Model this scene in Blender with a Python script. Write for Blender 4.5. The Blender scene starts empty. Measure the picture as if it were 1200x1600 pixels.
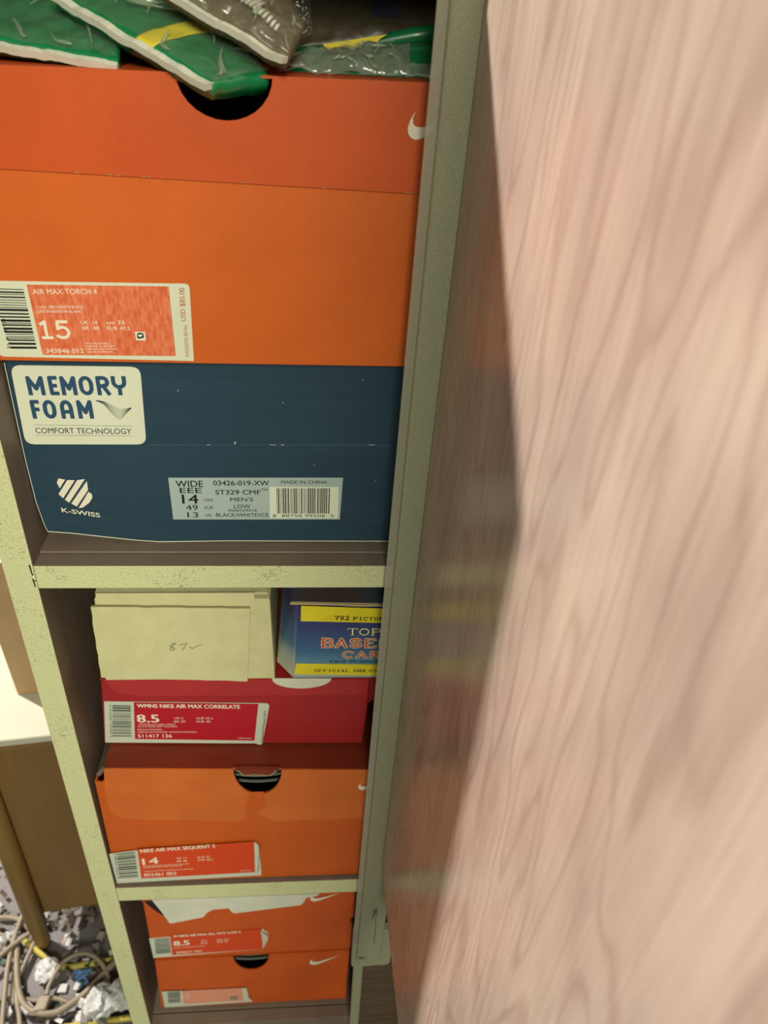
import bpy, bmesh, math, random
from mathutils import Vector, Matrix, noise
from mathutils.geometry import tessellate_polygon

SC = bpy.context.scene
COL = SC.collection
random.seed(4)
# ------------------------------------------------------------------ camera (origin = lens, metres)
cam_d = bpy.data.cameras.new('camera'); cam = bpy.data.objects.new('camera', cam_d); COL.objects.link(cam)
cam_d.sensor_fit = 'VERTICAL'; cam_d.sensor_height = 36.0; cam_d.lens = 27.0
cam_d.clip_start = 0.01
R_ = Vector((0.99585521, -0.07139109, 0.0563534))       # image right in world
D_ = Vector((0.00604007, -0.56631247, -0.8241685))      # image down
F_ = Vector((0.09075192, 0.82109287, -0.56353401))      # view direction
m3 = Matrix((R_, -D_, -F_)).transposed()
cam.matrix_world = m3.to_4x4()
cam_d.dof.use_dof = True; cam_d.dof.focus_distance = 0.50; cam_d.dof.aperture_fstop = 10.0
SC.camera = cam
# ------------------------------------------------------------------ light
SC.view_settings.view_transform = 'Standard'; SC.view_settings.look = 'None'
SC.view_settings.exposure = 0.0; SC.view_settings.gamma = 1.0; SC.view_settings.use_curve_mapping = False
wd = bpy.data.worlds.new('room_light'); SC.world = wd; wd.use_nodes = True
wd.node_tree.nodes['Background'].inputs[0].default_value = (1.0, 0.90, 0.74, 1)
wd.node_tree.nodes['Background'].inputs[1].default_value = 0.05
def lamp(name, kind, loc, power, color, size, target=None):
    d = bpy.data.lights.new(name, kind); d.energy = power; d.color = color
    if kind == 'AREA': d.shape = 'DISK'; d.size = size
    else: d.shadow_soft_size = size
    o = bpy.data.objects.new(name, d); COL.objects.link(o); o.location = loc
    if target is not None:
        o.rotation_euler = (Vector(target) - Vector(loc)).to_track_quat('-Z', 'Y').to_euler()
    return o
lamp('room_lamp', 'POINT', (-1.93, 1.584, 1.073), 610, (1.0, 0.93, 0.86), 0.05)
lamp('front_fill', 'AREA', (0.24, -2.1, 1.05), 72, (0.96, 1.0, 0.82), 0.9, (-0.1, 0.42, -0.4))  # added soft fill to brighten the shelf fronts, no fixture there

# ------------------------------------------------------------------ materials
def lin(c):
    r = []
    for v in c:
        v = v / 255.0
        r.append(v / 12.92 if v <= 0.04045 else ((v + 0.055) / 1.055) ** 2.4)
    return (r[0], r[1], r[2], 1.0)
MATS = {}
def new_mat(name):
    m = bpy.data.materials.new(name); m.use_nodes = True
    nt = m.node_tree; MATS[name] = m
    return m, nt, nt.nodes, nt.links, nt.nodes['Principled BSDF']
def mat(name, c, rough=0.6, c2=None, scale=40.0, detail=4.0, bump=0.0, bscale=None, spec=0.4, stretch=(1, 1, 1), metal=0.0, coat=0.0):
    m, nt, N, L, P = new_mat(name)
    P.inputs['Roughness'].default_value = rough
    P.inputs['Specular IOR Level'].default_value = spec
    P.inputs['Metallic'].default_value = metal
    P.inputs['Coat Weight'].default_value = coat
    P.inputs['Coat Roughness'].default_value = 0.15
    tc = N.new('ShaderNodeTexCoord'); mp = N.new('ShaderNodeMapping'); mp.inputs['Scale'].default_value = stretch
    L.new(tc.outputs['Object'], mp.inputs['Vector'])
    nz = N.new('ShaderNodeTexNoise'); nz.inputs['Scale'].default_value = scale; nz.inputs['Detail'].default_value = detail
    L.new(mp.outputs['Vector'], nz.inputs['Vector'])
    if c2 is None: c2 = tuple(v * 0.93 for v in c)
    rp = N.new('ShaderNodeValToRGB')
    rp.color_ramp.elements[0].position = 0.35; rp.color_ramp.elements[0].color = lin(c2)
    rp.color_ramp.elements[1].position = 0.65; rp.color_ramp.elements[1].color = lin(c)
    L.new(nz.outputs['Fac'], rp.inputs['Fac']); L.new(rp.outputs['Color'], P.inputs['Base Color'])
    if bump:
        nb = N.new('ShaderNodeTexNoise'); nb.inputs['Scale'].default_value = bscale or scale * 3; nb.inputs['Detail'].default_value = 5
        L.new(mp.outputs['Vector'], nb.inputs['Vector'])
        b = N.new('ShaderNodeBump'); b.inputs['Strength'].default_value = bump; b.inputs['Distance'].default_value = 0.002
        L.new(nb.outputs['Fac'], b.inputs['Height']); L.new(b.outputs['Normal'], P.inputs['Normal'])
    return m
def flat(name, c, rough=0.6, spec=0.3):
    m, nt, N, L, P = new_mat(name)
    P.inputs['Base Color'].default_value = lin(c); P.inputs['Roughness'].default_value = rough
    P.inputs['Specular IOR Level'].default_value = spec
    return m
def paint(name, c, pit, rough=0.55, amount=0.64):
    """old brushed paint with small dark chips and a coarse surface"""
    m, nt, N, L, P = new_mat(name)
    P.inputs['Roughness'].default_value = rough; P.inputs['Specular IOR Level'].default_value = 0.3
    tc = N.new('ShaderNodeTexCoord')
    n1 = N.new('ShaderNodeTexNoise'); n1.inputs['Scale'].default_value = 620; n1.inputs['Detail'].default_value = 6
    n2 = N.new('ShaderNodeTexNoise'); n2.inputs['Scale'].default_value = 28; n2.inputs['Detail'].default_value = 3
    n3 = N.new('ShaderNodeTexNoise'); n3.inputs['Scale'].default_value = 900; n3.inputs['Detail'].default_value = 2
    for n in (n1, n2, n3): L.new(tc.outputs['Object'], n.inputs['Vector'])
    mul = N.new('ShaderNodeMath'); mul.operation = 'MULTIPLY_ADD'; mul.inputs[1].default_value = 0.55; 
    L.new(n2.outputs['Fac'], mul.inputs[0]); L.new(n1.outputs['Fac'], mul.inputs[2])
    rp = N.new('ShaderNodeValToRGB'); e = rp.color_ramp.elements
    e[0].position = min(.98, amount + 0.27); e[0].color = (0, 0, 0, 1); e[1].position = min(1.0, amount + 0.31); e[1].color = (1, 1, 1, 1)
    L.new(mul.outputs[0], rp.inputs['Fac'])
    r2 = N.new('ShaderNodeValToRGB'); r2.color_ramp.elements[0].color = lin(tuple(v * 0.92 for v in c)); r2.color_ramp.elements[1].color = lin(tuple(min(255, v * 1.04) for v in c))
    r2.color_ramp.elements[0].position = 0.3; r2.color_ramp.elements[1].position = 0.7
    L.new(n3.outputs['Fac'], r2.inputs['Fac'])
    mx = N.new('ShaderNodeMixRGB'); hf = N.new('ShaderNodeMath'); hf.operation = 'MULTIPLY'; hf.inputs[1].default_value = 0.6; L.new(rp.outputs['Color'], hf.inputs[0]); L.new(hf.outputs[0], mx.inputs[0]); L.new(r2.outputs['Color'], mx.inputs[1]); mx.inputs[2].default_value = lin(pit)
    L.new(mx.outputs[0], P.inputs['Base Color'])
    b = N.new('ShaderNodeBump'); b.inputs['Strength'].default_value = 0.5 if amount < 1 else 0.12; b.inputs['Distance'].default_value = 0.0015
    L.new(n1.outputs['Fac'], b.inputs['Height']); L.new(b.outputs['Normal'], P.inputs['Normal'])
    return m
def film(name, tint, gloss=0.35, haze=0.12):
    """thin clear plastic: mostly see-through, shiny along its creases"""
    m, nt, N, L, P = new_mat(name)
    P.inputs['Base Color'].default_value = lin(tint); P.inputs['Roughness'].default_value = 0.12
    P.inputs['Specular IOR Level'].default_value = 0.8
    tr = N.new('ShaderNodeBsdfTransparent'); tr.inputs[0].default_value = (0.93, 0.93, 0.9, 1)
    gl = N.new('ShaderNodeBsdfGlossy'); gl.inputs['Roughness'].default_value = 0.22
    lw = N.new('ShaderNodeLayerWeight'); lw.inputs['Blend'].default_value = 0.35
    pw = N.new('ShaderNodeMath'); pw.operation = 'POWER'; L.new(lw.outputs['Facing'], pw.inputs[0]); pw.inputs[1].default_value = 2.0
    fr = N.new('ShaderNodeMath'); fr.operation = 'MULTIPLY_ADD'; L.new(pw.outputs[0], fr.inputs[0]); fr.inputs[1].default_value = 0.45; fr.inputs[2].default_value = 0.06
    mx = N.new('ShaderNodeMixShader'); L.new(fr.outputs[0], mx.inputs[0]); L.new(tr.outputs[0], mx.inputs[1]); L.new(gl.outputs[0], mx.inputs[2])
    m2 = N.new('ShaderNodeMixShader'); m2.inputs[0].default_value = haze
    L.new(mx.outputs[0], m2.inputs[1]); L.new(P.outputs[0], m2.inputs[2])
    L.new(m2.outputs[0], N['Material Output'].inputs['Surface'])
    return m
def wood_door_mat():
    m, nt, N, L, P = new_mat('pink_wood_veneer')
    P.inputs['Roughness'].default_value = 0.24; P.inputs['Specular IOR Level'].default_value = 0.36
    tc = N.new('ShaderNodeTexCoord')
    def tex(scale, detail, stretch, dist=0.0, rot=0.0):
        mp = N.new('ShaderNodeMapping'); mp.inputs['Scale'].default_value = stretch; mp.inputs['Rotation'].default_value = (rot, 0, 0)
        n = N.new('ShaderNodeTexNoise'); n.inputs['Scale'].default_value = scale; n.inputs['Detail'].default_value = detail; n.inputs['Distortion'].default_value = dist
        L.new(tc.outputs['Object'], mp.inputs['Vector']); L.new(mp.outputs['Vector'], n.inputs['Vector'])
        return n.outputs['Fac']
    def math_(op, a, b=None, c=None):
        n = N.new('ShaderNodeMath'); n.operation = op
        for i, v in enumerate((a, b, c)):
            if v is None: continue
            if isinstance(v, (int, float)): n.inputs[i].default_value = v
            else: L.new(v, n.inputs[i])
        return n.outputs[0]
    # cathedral figure: contour lines of a stretched noise field
    base = tex(1.0, 2.0, (1, 17, 3.4), 0.35, 0.10)
    wob = tex(1.0, 3.0, (1, 60, 22))
    f1 = math_('MULTIPLY_ADD', wob, 0.035, base)
    fr = math_('FRACT', math_('MULTIPLY', f1, 11.0))
    tri = math_('ABSOLUTE', math_('SUBTRACT', fr, 0.5))            # 0.5 at the contour
    rp = N.new('ShaderNodeValToRGB'); e = rp.color_ramp.elements
    e[0].position = 0.30; e[0].color = (0, 0, 0, 1); e[1].position = 0.5; e[1].color = (1, 1, 1, 1)
    L.new(tri, rp.inputs['Fac'])
    fine = tex(1.0, 5.0, (1, 420, 14))
    blot = tex(1.0, 3.0, (1, 22, 9))
    colr = N.new('ShaderNodeValToRGB'); ce = colr.color_ramp.elements
    ce[0].position = 0.32; ce[0].color = lin((152, 134, 124)); ce[1].position = 0.68; ce[1].color = lin((174, 157, 143))
    L.new(blot, colr.inputs['Fac'])
    mx = N.new('ShaderNodeMixRGB'); mx.blend_type = 'MULTIPLY'
    amt = math_('MULTIPLY', rp.outputs['Color'], 0.5)
    L.new(amt, mx.inputs[0]); L.new(colr.outputs['Color'], mx.inputs[1]); mx.inputs[2].default_value = lin((212, 196, 194))
    fr2 = N.new('ShaderNodeValToRGB'); fe = fr2.color_ramp.elements
    fe[0].position = 0.30; fe[0].color = (0.90, 0.88, 0.87, 1); fe[1].position = 0.62; fe[1].color = (1.06, 1.05, 1.03, 1)
    L.new(fine, fr2.inputs['Fac'])
    mx2 = N.new('ShaderNodeMixRGB'); mx2.blend_type = 'MULTIPLY'; mx2.inputs[0].default_value = 0.9
    L.new(mx.outputs[0], mx2.inputs[1]); L.new(fr2.outputs['Color'], mx2.inputs[2])
    L.new(mx2.outputs[0], P.inputs['Base Color'])
    rr = math_('MULTIPLY_ADD', fine, 0.20, 0.16); L.new(rr, P.inputs['Roughness'])
    b = N.new('ShaderNodeBump'); b.inputs['Strength'].default_value = 0.06; b.inputs['Distance'].default_value = 0.001
    L.new(fine, b.inputs['Height']); L.new(b.outputs['Normal'], P.inputs['Normal'])
    return m
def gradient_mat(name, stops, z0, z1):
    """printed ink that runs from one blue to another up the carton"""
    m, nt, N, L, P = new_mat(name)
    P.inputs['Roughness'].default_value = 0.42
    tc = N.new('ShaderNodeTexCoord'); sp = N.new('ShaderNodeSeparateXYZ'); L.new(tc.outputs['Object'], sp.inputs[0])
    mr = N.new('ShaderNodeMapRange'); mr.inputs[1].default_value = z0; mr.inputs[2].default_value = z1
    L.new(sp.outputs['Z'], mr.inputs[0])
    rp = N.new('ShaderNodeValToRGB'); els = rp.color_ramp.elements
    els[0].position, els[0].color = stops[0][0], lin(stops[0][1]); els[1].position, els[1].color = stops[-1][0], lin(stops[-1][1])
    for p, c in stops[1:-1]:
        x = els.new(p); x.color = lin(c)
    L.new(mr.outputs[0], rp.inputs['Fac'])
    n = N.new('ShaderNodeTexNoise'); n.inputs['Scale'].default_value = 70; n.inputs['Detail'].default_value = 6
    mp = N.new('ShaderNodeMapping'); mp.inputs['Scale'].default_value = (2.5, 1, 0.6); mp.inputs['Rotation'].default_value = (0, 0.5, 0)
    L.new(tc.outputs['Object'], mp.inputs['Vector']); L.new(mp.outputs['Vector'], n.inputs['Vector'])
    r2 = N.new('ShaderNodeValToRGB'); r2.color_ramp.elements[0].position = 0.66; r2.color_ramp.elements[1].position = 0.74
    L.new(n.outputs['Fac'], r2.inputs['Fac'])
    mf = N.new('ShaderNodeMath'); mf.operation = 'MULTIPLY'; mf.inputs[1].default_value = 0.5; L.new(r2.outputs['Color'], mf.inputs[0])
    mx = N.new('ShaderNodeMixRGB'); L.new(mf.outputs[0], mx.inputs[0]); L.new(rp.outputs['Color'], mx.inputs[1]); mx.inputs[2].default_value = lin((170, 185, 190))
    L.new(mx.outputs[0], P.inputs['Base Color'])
    return m

M = dict(
    cream=paint('cream_paint', (214, 215, 164), (150, 147, 104)),
    post=paint('sage_paint', (152, 151, 122), (112, 111, 86), amount=1.2),
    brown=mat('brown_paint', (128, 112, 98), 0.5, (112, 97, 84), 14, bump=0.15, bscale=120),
    back=mat('dark_board', (52, 44, 36), 0.8, (42, 36, 30), 20),
    wood=wood_door_mat(),
    kick=mat('dark_brown_board', (92, 74, 54), 0.7, (76, 60, 44), 30, stretch=(1, 1, 6)),
    ghost=film('see_through_edge', (190, 190, 165), haze=0.42),
    lid15=mat('orange_card_lid', (204, 84, 26), 0.5, (197, 79, 23), 22, bump=0.05, bscale=500),
    body15=mat('orange_card_body', (213, 100, 30), 0.5, (206, 95, 27), 22, bump=0.05, bscale=500),
    flap14=mat('orange_card_flap', (210, 108, 42), 0.55, (201, 100, 37), 25, bump=0.08, bscale=500),
    body14=mat('orange_card_plain', (204, 92, 22), 0.5, (197, 86, 18), 25, bump=0.05, bscale=500),
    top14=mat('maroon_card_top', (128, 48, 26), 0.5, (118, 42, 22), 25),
    body85=mat('red_orange_card', (206, 88, 22), 0.5, (198, 82, 18), 25, bump=0.05, bscale=500),
    red=mat('red_card', (166, 37, 38), 0.45, (160, 34, 35), 20),
    redflap=mat('light_red_card', (180, 49, 50), 0.45, (174, 46, 47), 20),
    navy=mat('navy_card', (42, 68, 84), 0.45, (38, 63, 79), 8, stretch=(0.6, 1, 14), bump=0.06, bscale=300),
    inner=mat('grey_card_inside', (120, 104, 84), 0.85, (104, 90, 72), 40),
    dark=mat('shaded_card_inside', (34, 30, 28), 0.9, (24, 21, 20), 30),  # kraft insides coloured near black, standing in for shade behind the thumb holes
    kraft=mat('tan_card', (214, 208, 158), 0.85, (206, 200, 150), 60, detail=6, bump=0.12, bscale=400),
    fray=flat('torn_card_edge', (176, 158, 118), 0.9),
    sticker=mat('white_label_paper', (226, 226, 200), 0.45, (218, 218, 192), 12),
    stickery=mat('old_label_paper', (208, 212, 192), 0.45, (200, 204, 184), 12),
    greylabel=mat('grey_label_paper', (176, 192, 186), 0.45, (168, 184, 178), 15),
    tissue=mat('white_tissue', (222, 220, 200), 0.85, (208, 206, 188), 30, bump=0.25, bscale=90),
    w=flat('white_ink', (236, 226, 202)), w2=flat('cream_ink', (226, 190, 170)), wb=flat('white_print', (226, 230, 208)),
    k=flat('black_ink', (26, 28, 30)), k2=flat('grey_ink', (96, 100, 88)), n=flat('blue_ink', (44, 78, 108)), n2=flat('dark_blue_ink', (48, 62, 78)),
    o=flat('orange_ink', (186, 88, 48)), crease=flat('worn_navy', (78, 102, 114)), pencil=flat('pencil_line', (98, 98, 82)), grey=flat('grey_stamp', (150, 128, 112)),
    field15=mat('orange_label_print', (216, 96, 58), 0.5, (232, 132, 88), 420, detail=8, stretch=(1.4, 1, 0.45)),
    fieldred=flat('crimson_label_print', (182, 30, 44), 0.45), fieldor=flat('vermilion_label_print', (214, 70, 24), 0.45), pink=flat('faded_label_print', (226, 150, 122), 0.5),
    y=mat('yellow_print', (232, 214, 44), 0.45, (222, 200, 36), 60), cy=flat('cream_print', (236, 232, 160)), wr=flat('red_print', (206, 74, 72)),
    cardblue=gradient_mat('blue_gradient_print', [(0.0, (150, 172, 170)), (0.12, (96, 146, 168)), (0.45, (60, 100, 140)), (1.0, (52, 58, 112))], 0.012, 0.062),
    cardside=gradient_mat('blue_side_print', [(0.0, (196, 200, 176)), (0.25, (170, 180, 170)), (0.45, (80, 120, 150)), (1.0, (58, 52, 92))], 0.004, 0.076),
    cardtop=mat('navy_card_print', (60, 84, 104), 0.5, (84, 66, 62), 16),
    green=mat('green_plastic', (28, 136, 82), 0.25, (22, 118, 70), 18, bump=0.5, bscale=45, spec=0.6, coat=0.6),
    dgreen=mat('dark_green_plastic', (20, 116, 66), 0.3, (16, 100, 58), 18, spec=0.6),
    seam=mat('white_plastic_seam', (222, 220, 202), 0.4, (200, 198, 180), 40),
    yel=mat('yellow_tape', (232, 214, 54), 0.35, (214, 192, 40), 60),
    brownbag=mat('brown_plastic', (120, 108, 82), 0.4, (98, 88, 66), 20, bump=0.2, bscale=60),
    glint=film('film_glint', (190, 214, 180), haze=0.22), pouch=mat('dull_brown_plastic', (74, 64, 46), 0.4, (60, 52, 38), 20, bump=0.2, bscale=60),
    bluemark=flat('blue_stamp', (40, 40, 62)),
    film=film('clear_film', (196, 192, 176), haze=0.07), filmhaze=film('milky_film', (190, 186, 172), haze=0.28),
    table=mat('white_laminate', (182, 179, 160), 0.45, (174, 171, 152), 12),
    tan=mat('brown_carton', (172, 142, 104), 0.85, (162, 132, 95), 25),
    standwood=mat('brown_wood', (120, 91, 48), 0.55, (108, 81, 42), 18, stretch=(1, 1, 0.2), bump=0.05),
    standleg=mat('ochre_wood', (126, 99, 52), 0.5, (113, 88, 45), 18, stretch=(1, 1, 0.2)),
    floor=mat('grey_floor', (104, 99, 98), 0.5, (92, 87, 86), 9, detail=8, bump=0.1),
    wall=mat('wall_paint', (150, 142, 124), 0.8, (142, 134, 118), 5),
    cord=mat('beige_rubber', (136, 124, 104), 0.5, (126, 114, 96), 60), ycord=mat('yellow_rubber', (176, 160, 70), 0.5, (160, 144, 58), 60),
    s1=flat('scrap_white', (176, 176, 174), 0.4), s2=flat('scrap_grey', (108, 104, 100), 0.5), s3=flat('scrap_pink', (150, 132, 126), 0.5), s4=flat('scrap_blue', (96, 130, 180), 0.4), s5=flat('scrap_brown', (74, 64, 54), 0.6), s6=flat('scrap_green', (52, 76, 66), 0.5),
)

# ------------------------------------------------------------------ mesh builder
class MB:
    def __init__(self): self.v = []; self.f = []; self.mi = []; self.mats = []
    def mid(self, m):
        m = M[m] if isinstance(m, str) else m
        if m not in self.mats: self.mats.append(m)
        return self.mats.index(m)
    def face(self, pts, m):
        b = len(self.v); self.v += [Vector(p) for p in pts]; self.f.append(list(range(b, b + len(pts)))); self.mi.append(self.mid(m))
    def hexa(self, p, m, front=None):
        """p: 8 corners, 0-3 bottom ring, 4-7 top ring; the ring starts front-left and runs front-right, back-right, back-left"""
        b = len(self.v); self.v += [Vector(q) for q in p]
        F = [(0, 3, 2, 1), (4, 5, 6, 7), (0, 1, 5, 4), (1, 2, 6, 5), (2, 3, 7, 6), (3, 0, 4, 7)]
        for i, f in enumerate(F):
            self.f.append([b + j for j in f]); self.mi.append(self.mid(front if (front and i == 2) else m))
    def box(self, x0, x1, y0, y1, z0, z1, m, front=None):
        self.hexa([(x0, y0, z0), (x1, y0, z0), (x1, y1, z0), (x0, y1, z0), (x0, y0, z1), (x1, y0, z1), (x1, y1, z1), (x0, y1, z1)], m, front)
    def prism(self, xz, y0, y1, m, back=None, side=None):
        """polygon in the x-z plane pushed from y0 (front) back to y1"""
        n = len(xz); b = len(self.v)
        self.v += [Vector((x, y0, z)) for x, z in xz] + [Vector((x, y1, z)) for x, z in xz]
        for tri in tessellate_polygon([[Vector((x, z, 0)) for x, z in xz]]):
            a, c, d = tri
            self.f.append([b + a, b + c, b + d]); self.mi.append(self.mid(m))
            self.f.append([b + n + d, b + n + c, b + n + a]); self.mi.append(self.mid(back or m))
        for i in range(n):
            j = (i + 1) % n
            self.f.append([b + j, b + i, b + n + i, b + n + j]); self.mi.append(self.mid(side or m))
    def poly(self, pts, m):
        """flat printed shape, any outline, points in space"""
        b = len(self.v); self.v += [Vector(p) for p in pts]
        n = len(pts)
        for a, c, d in tessellate_polygon([[Vector((p[0], p[2], 0)) for p in pts]]):
            self.f.append([b + a, b + c, b + d]); self.mi.append(self.mid(m))
    def tube(self, pts, r, m, seg=8, cap=True):
        pts = [Vector(p) for p in pts]; rings = []; up = Vector((0, 0, 1))
        for i, p in enumerate(pts):
            t = (pts[min(i + 1, len(pts) - 1)] - pts[max(i - 1, 0)]).normalized()
            u = t.cross(up)
            if u.length < 1e-4: u = Vector((1, 0, 0))
            u.normalize(); w = u.cross(t); rr = r[i] if isinstance(r, (list, tuple)) else r
            b = len(self.v); self.v += [p + (u * math.cos(a) + w * math.sin(a)) * rr for a in [2 * math.pi * k / seg for k in range(seg)]]
            rings.append(b)
        for a, b in zip(rings, rings[1:]):
            for k in range(seg):
                self.f.append([a + k, a + (k + 1) % seg, b + (k + 1) % seg, b + k]); self.mi.append(self.mid(m))
        if cap:
            self.f.append([rings[0] + k for k in range(seg)]); self.mi.append(self.mid(m))
            self.f.append([rings[-1] + k for k in reversed(range(seg))]); self.mi.append(self.mid(m))
    def build(self, name, parent=None, smooth=False, bevel=0.0, origin=None):
        o0 = Vector(origin) if origin else (parent.matrix_world.translation.copy() if parent else Vector())
        if parent: o0 = Vector(parent['_o'])
        me = bpy.data.meshes.new(name)
        me.from_pydata([tuple(v - o0) for v in self.v], [], self.f)
        for m in self.mats: me.materials.append(m)
        me.polygons.foreach_set('material_index', self.mi)
        bm = bmesh.new(); bm.from_mesh(me); bmesh.ops.recalc_face_normals(bm, faces=bm.faces) if not getattr(self, 'keep', False) else None
        bm.to_mesh(me); bm.free()
        if smooth: me.polygons.foreach_set('use_smooth', [True] * len(me.polygons))
        ob = bpy.data.objects.new(name, me); COL.objects.link(ob)
        if parent: ob.parent = parent
        else: ob.location = o0; ob['_o'] = tuple(o0)
        if bevel:
            b = ob.modifiers.new('edge', 'BEVEL'); b.width = bevel; b.segments = 2; b.limit_method = 'ANGLE'
        return ob
def tag(o, label, cat, group=None, kind=None):
    o['label'] = label; o['category'] = cat
    if group: o['group'] = group
    if kind: o['kind'] = kind
    return o
def thing(name, loc, label, cat, group=None):
    o = bpy.data.objects.new(name, None); COL.objects.link(o); o.location = loc; o['_o'] = tuple(loc)
    o.empty_display_size = 0.02
    return tag(o, label, cat, group)
def struct(o):
    o['kind'] = 'structure'; return o

# ------------------------------------------------------------------ printing
_cache = {}
def glyph_mesh(s, bold):
    k = (s, bold)
    if k not in _cache:
        cu = bpy.data.curves.new('t', 'FONT'); cu.body = s; cu.size = 1.0; cu.offset = bold; cu.resolution_u = 3
        ob = bpy.data.objects.new('t', cu); COL.objects.link(ob)
        dg = bpy.context.evaluated_depsgraph_get(); dg.update()
        me = bpy.data.meshes.new_from_object(ob.evaluated_get(dg))
        vs = [(v.co.x, v.co.y) for v in me.vertices]; fs = [list(p.vertices) for p in me.polygons]
        bpy.data.objects.remove(ob); bpy.data.curves.remove(cu); bpy.data.meshes.remove(me)
        xs = [v[0] for v in vs]
        _cache[k] = (vs, fs, min(xs), max(xs))
    return _cache[k]
CAP = 0.729
def pieces(mb, pts, wd, y, m, dep):
    """a line cut into straight pieces with round joints, each a hair in front of the last"""
    for k in range(len(pts) - 1):
        dep += 1; stroke(mb, [pts[k], pts[k + 1]], wd, y - dep * 4e-7, m)
        if k:
            dep += 1; mb.face([(pts[k][0] + wd * .5 * math.cos(a), y - dep * 4e-7, pts[k][1] + wd * .5 * math.sin(a)) for a in [t * math.pi / 6 for t in range(12)]], m)
    return dep
def stroke(mb, pts, wd, y, m, closed=False):
    """ribbon of even width along a polyline in the x-z plane"""
    P = [Vector((p[0], p[1])) for p in pts]
    n = len(P); L = []; Rr = []
    for i in range(n):
        a = P[i - 1] if (i or closed) else None; b = P[(i + 1) % n] if (i < n - 1 or closed) else None
        d1 = (P[i] - a).normalized() if a is not None else None; d2 = (b - P[i]).normalized() if b is not None else None
        d1 = d1 or d2; d2 = d2 or d1
        t = (d1 + d2); t = t.normalized() if t.length > 1e-6 else d1
        nn = Vector((-t.y, t.x)); k = 1.0 / max(0.45, nn.dot(Vector((-d1.y, d1.x))))
        L.append(P[i] + nn * wd / 2 * k); Rr.append(P[i] - nn * wd / 2 * k)
    for i in range(n - 1 if not closed else n):
        j = (i + 1) % n
        mb.face([(Rr[i].x, y, Rr[i].y), (Rr[j].x, y, Rr[j].y), (L[j].x, y, L[j].y), (L[i].x, y, L[i].y)], m)
def arc(cx, cy, rx, ry, a0, a1, n=10):
    return [(cx + rx * math.cos(math.radians(a0 + (a1 - a0) * i / n)), cy + ry * math.sin(math.radians(a0 + (a1 - a0) * i / n))) for i in range(n + 1)]
ROUND = {   # rounded sans capitals in a unit box
    '1': [[(.0, .86), (.45, 1), (.45, 0)], [(0, 0), (1, 0)]],
    '5': [[(.9, 1), (.12, 1), (.06, .56), (.2, .62)] + arc(.48, .33, .52, .33, 95, -90, 10) + [(.2, .03), (0, .1)]],
    'M': [[(0, 0), (0, 1), (.5, .3), (1, 1), (1, 0)]], 'E': [[(1, 1), (0, 1), (0, 0), (1, 0)], [(0, .5), (.8, .5)]],
    'O': [arc(.5, .62, .5, .38, 0, 180, 10) + arc(.5, .38, .5, .38, 180, 360, 10) + [(1, .62)]],
    'R': [[(0, 0), (0, 1), (.5, 1)] + arc(.55, .74, .45, .26, 90, -90, 8) + [(.3, .48)], [(.5, .48), (1, 0)]],
    'Y': [[(0, 1), (0, .8)] + arc(.5, .72, .5, .3, 180, 360, 8) + [(1, 1)], [(.5, .42), (.5, 0)]],
    'F': [[(0, 0), (0, 1), (1, 1)], [(0, .5), (.85, .5)]],
    'A': [[(0, 0), (0, .6)] + arc(.5, .6, .5, .4, 180, 0, 8) + [(1, 0)], [(0, .34), (1, .34)]],
}
def sf(x, y, w=.17): return [(x - w, y), (x + w, y)]
T_, t_ = 1.0, .5
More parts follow.
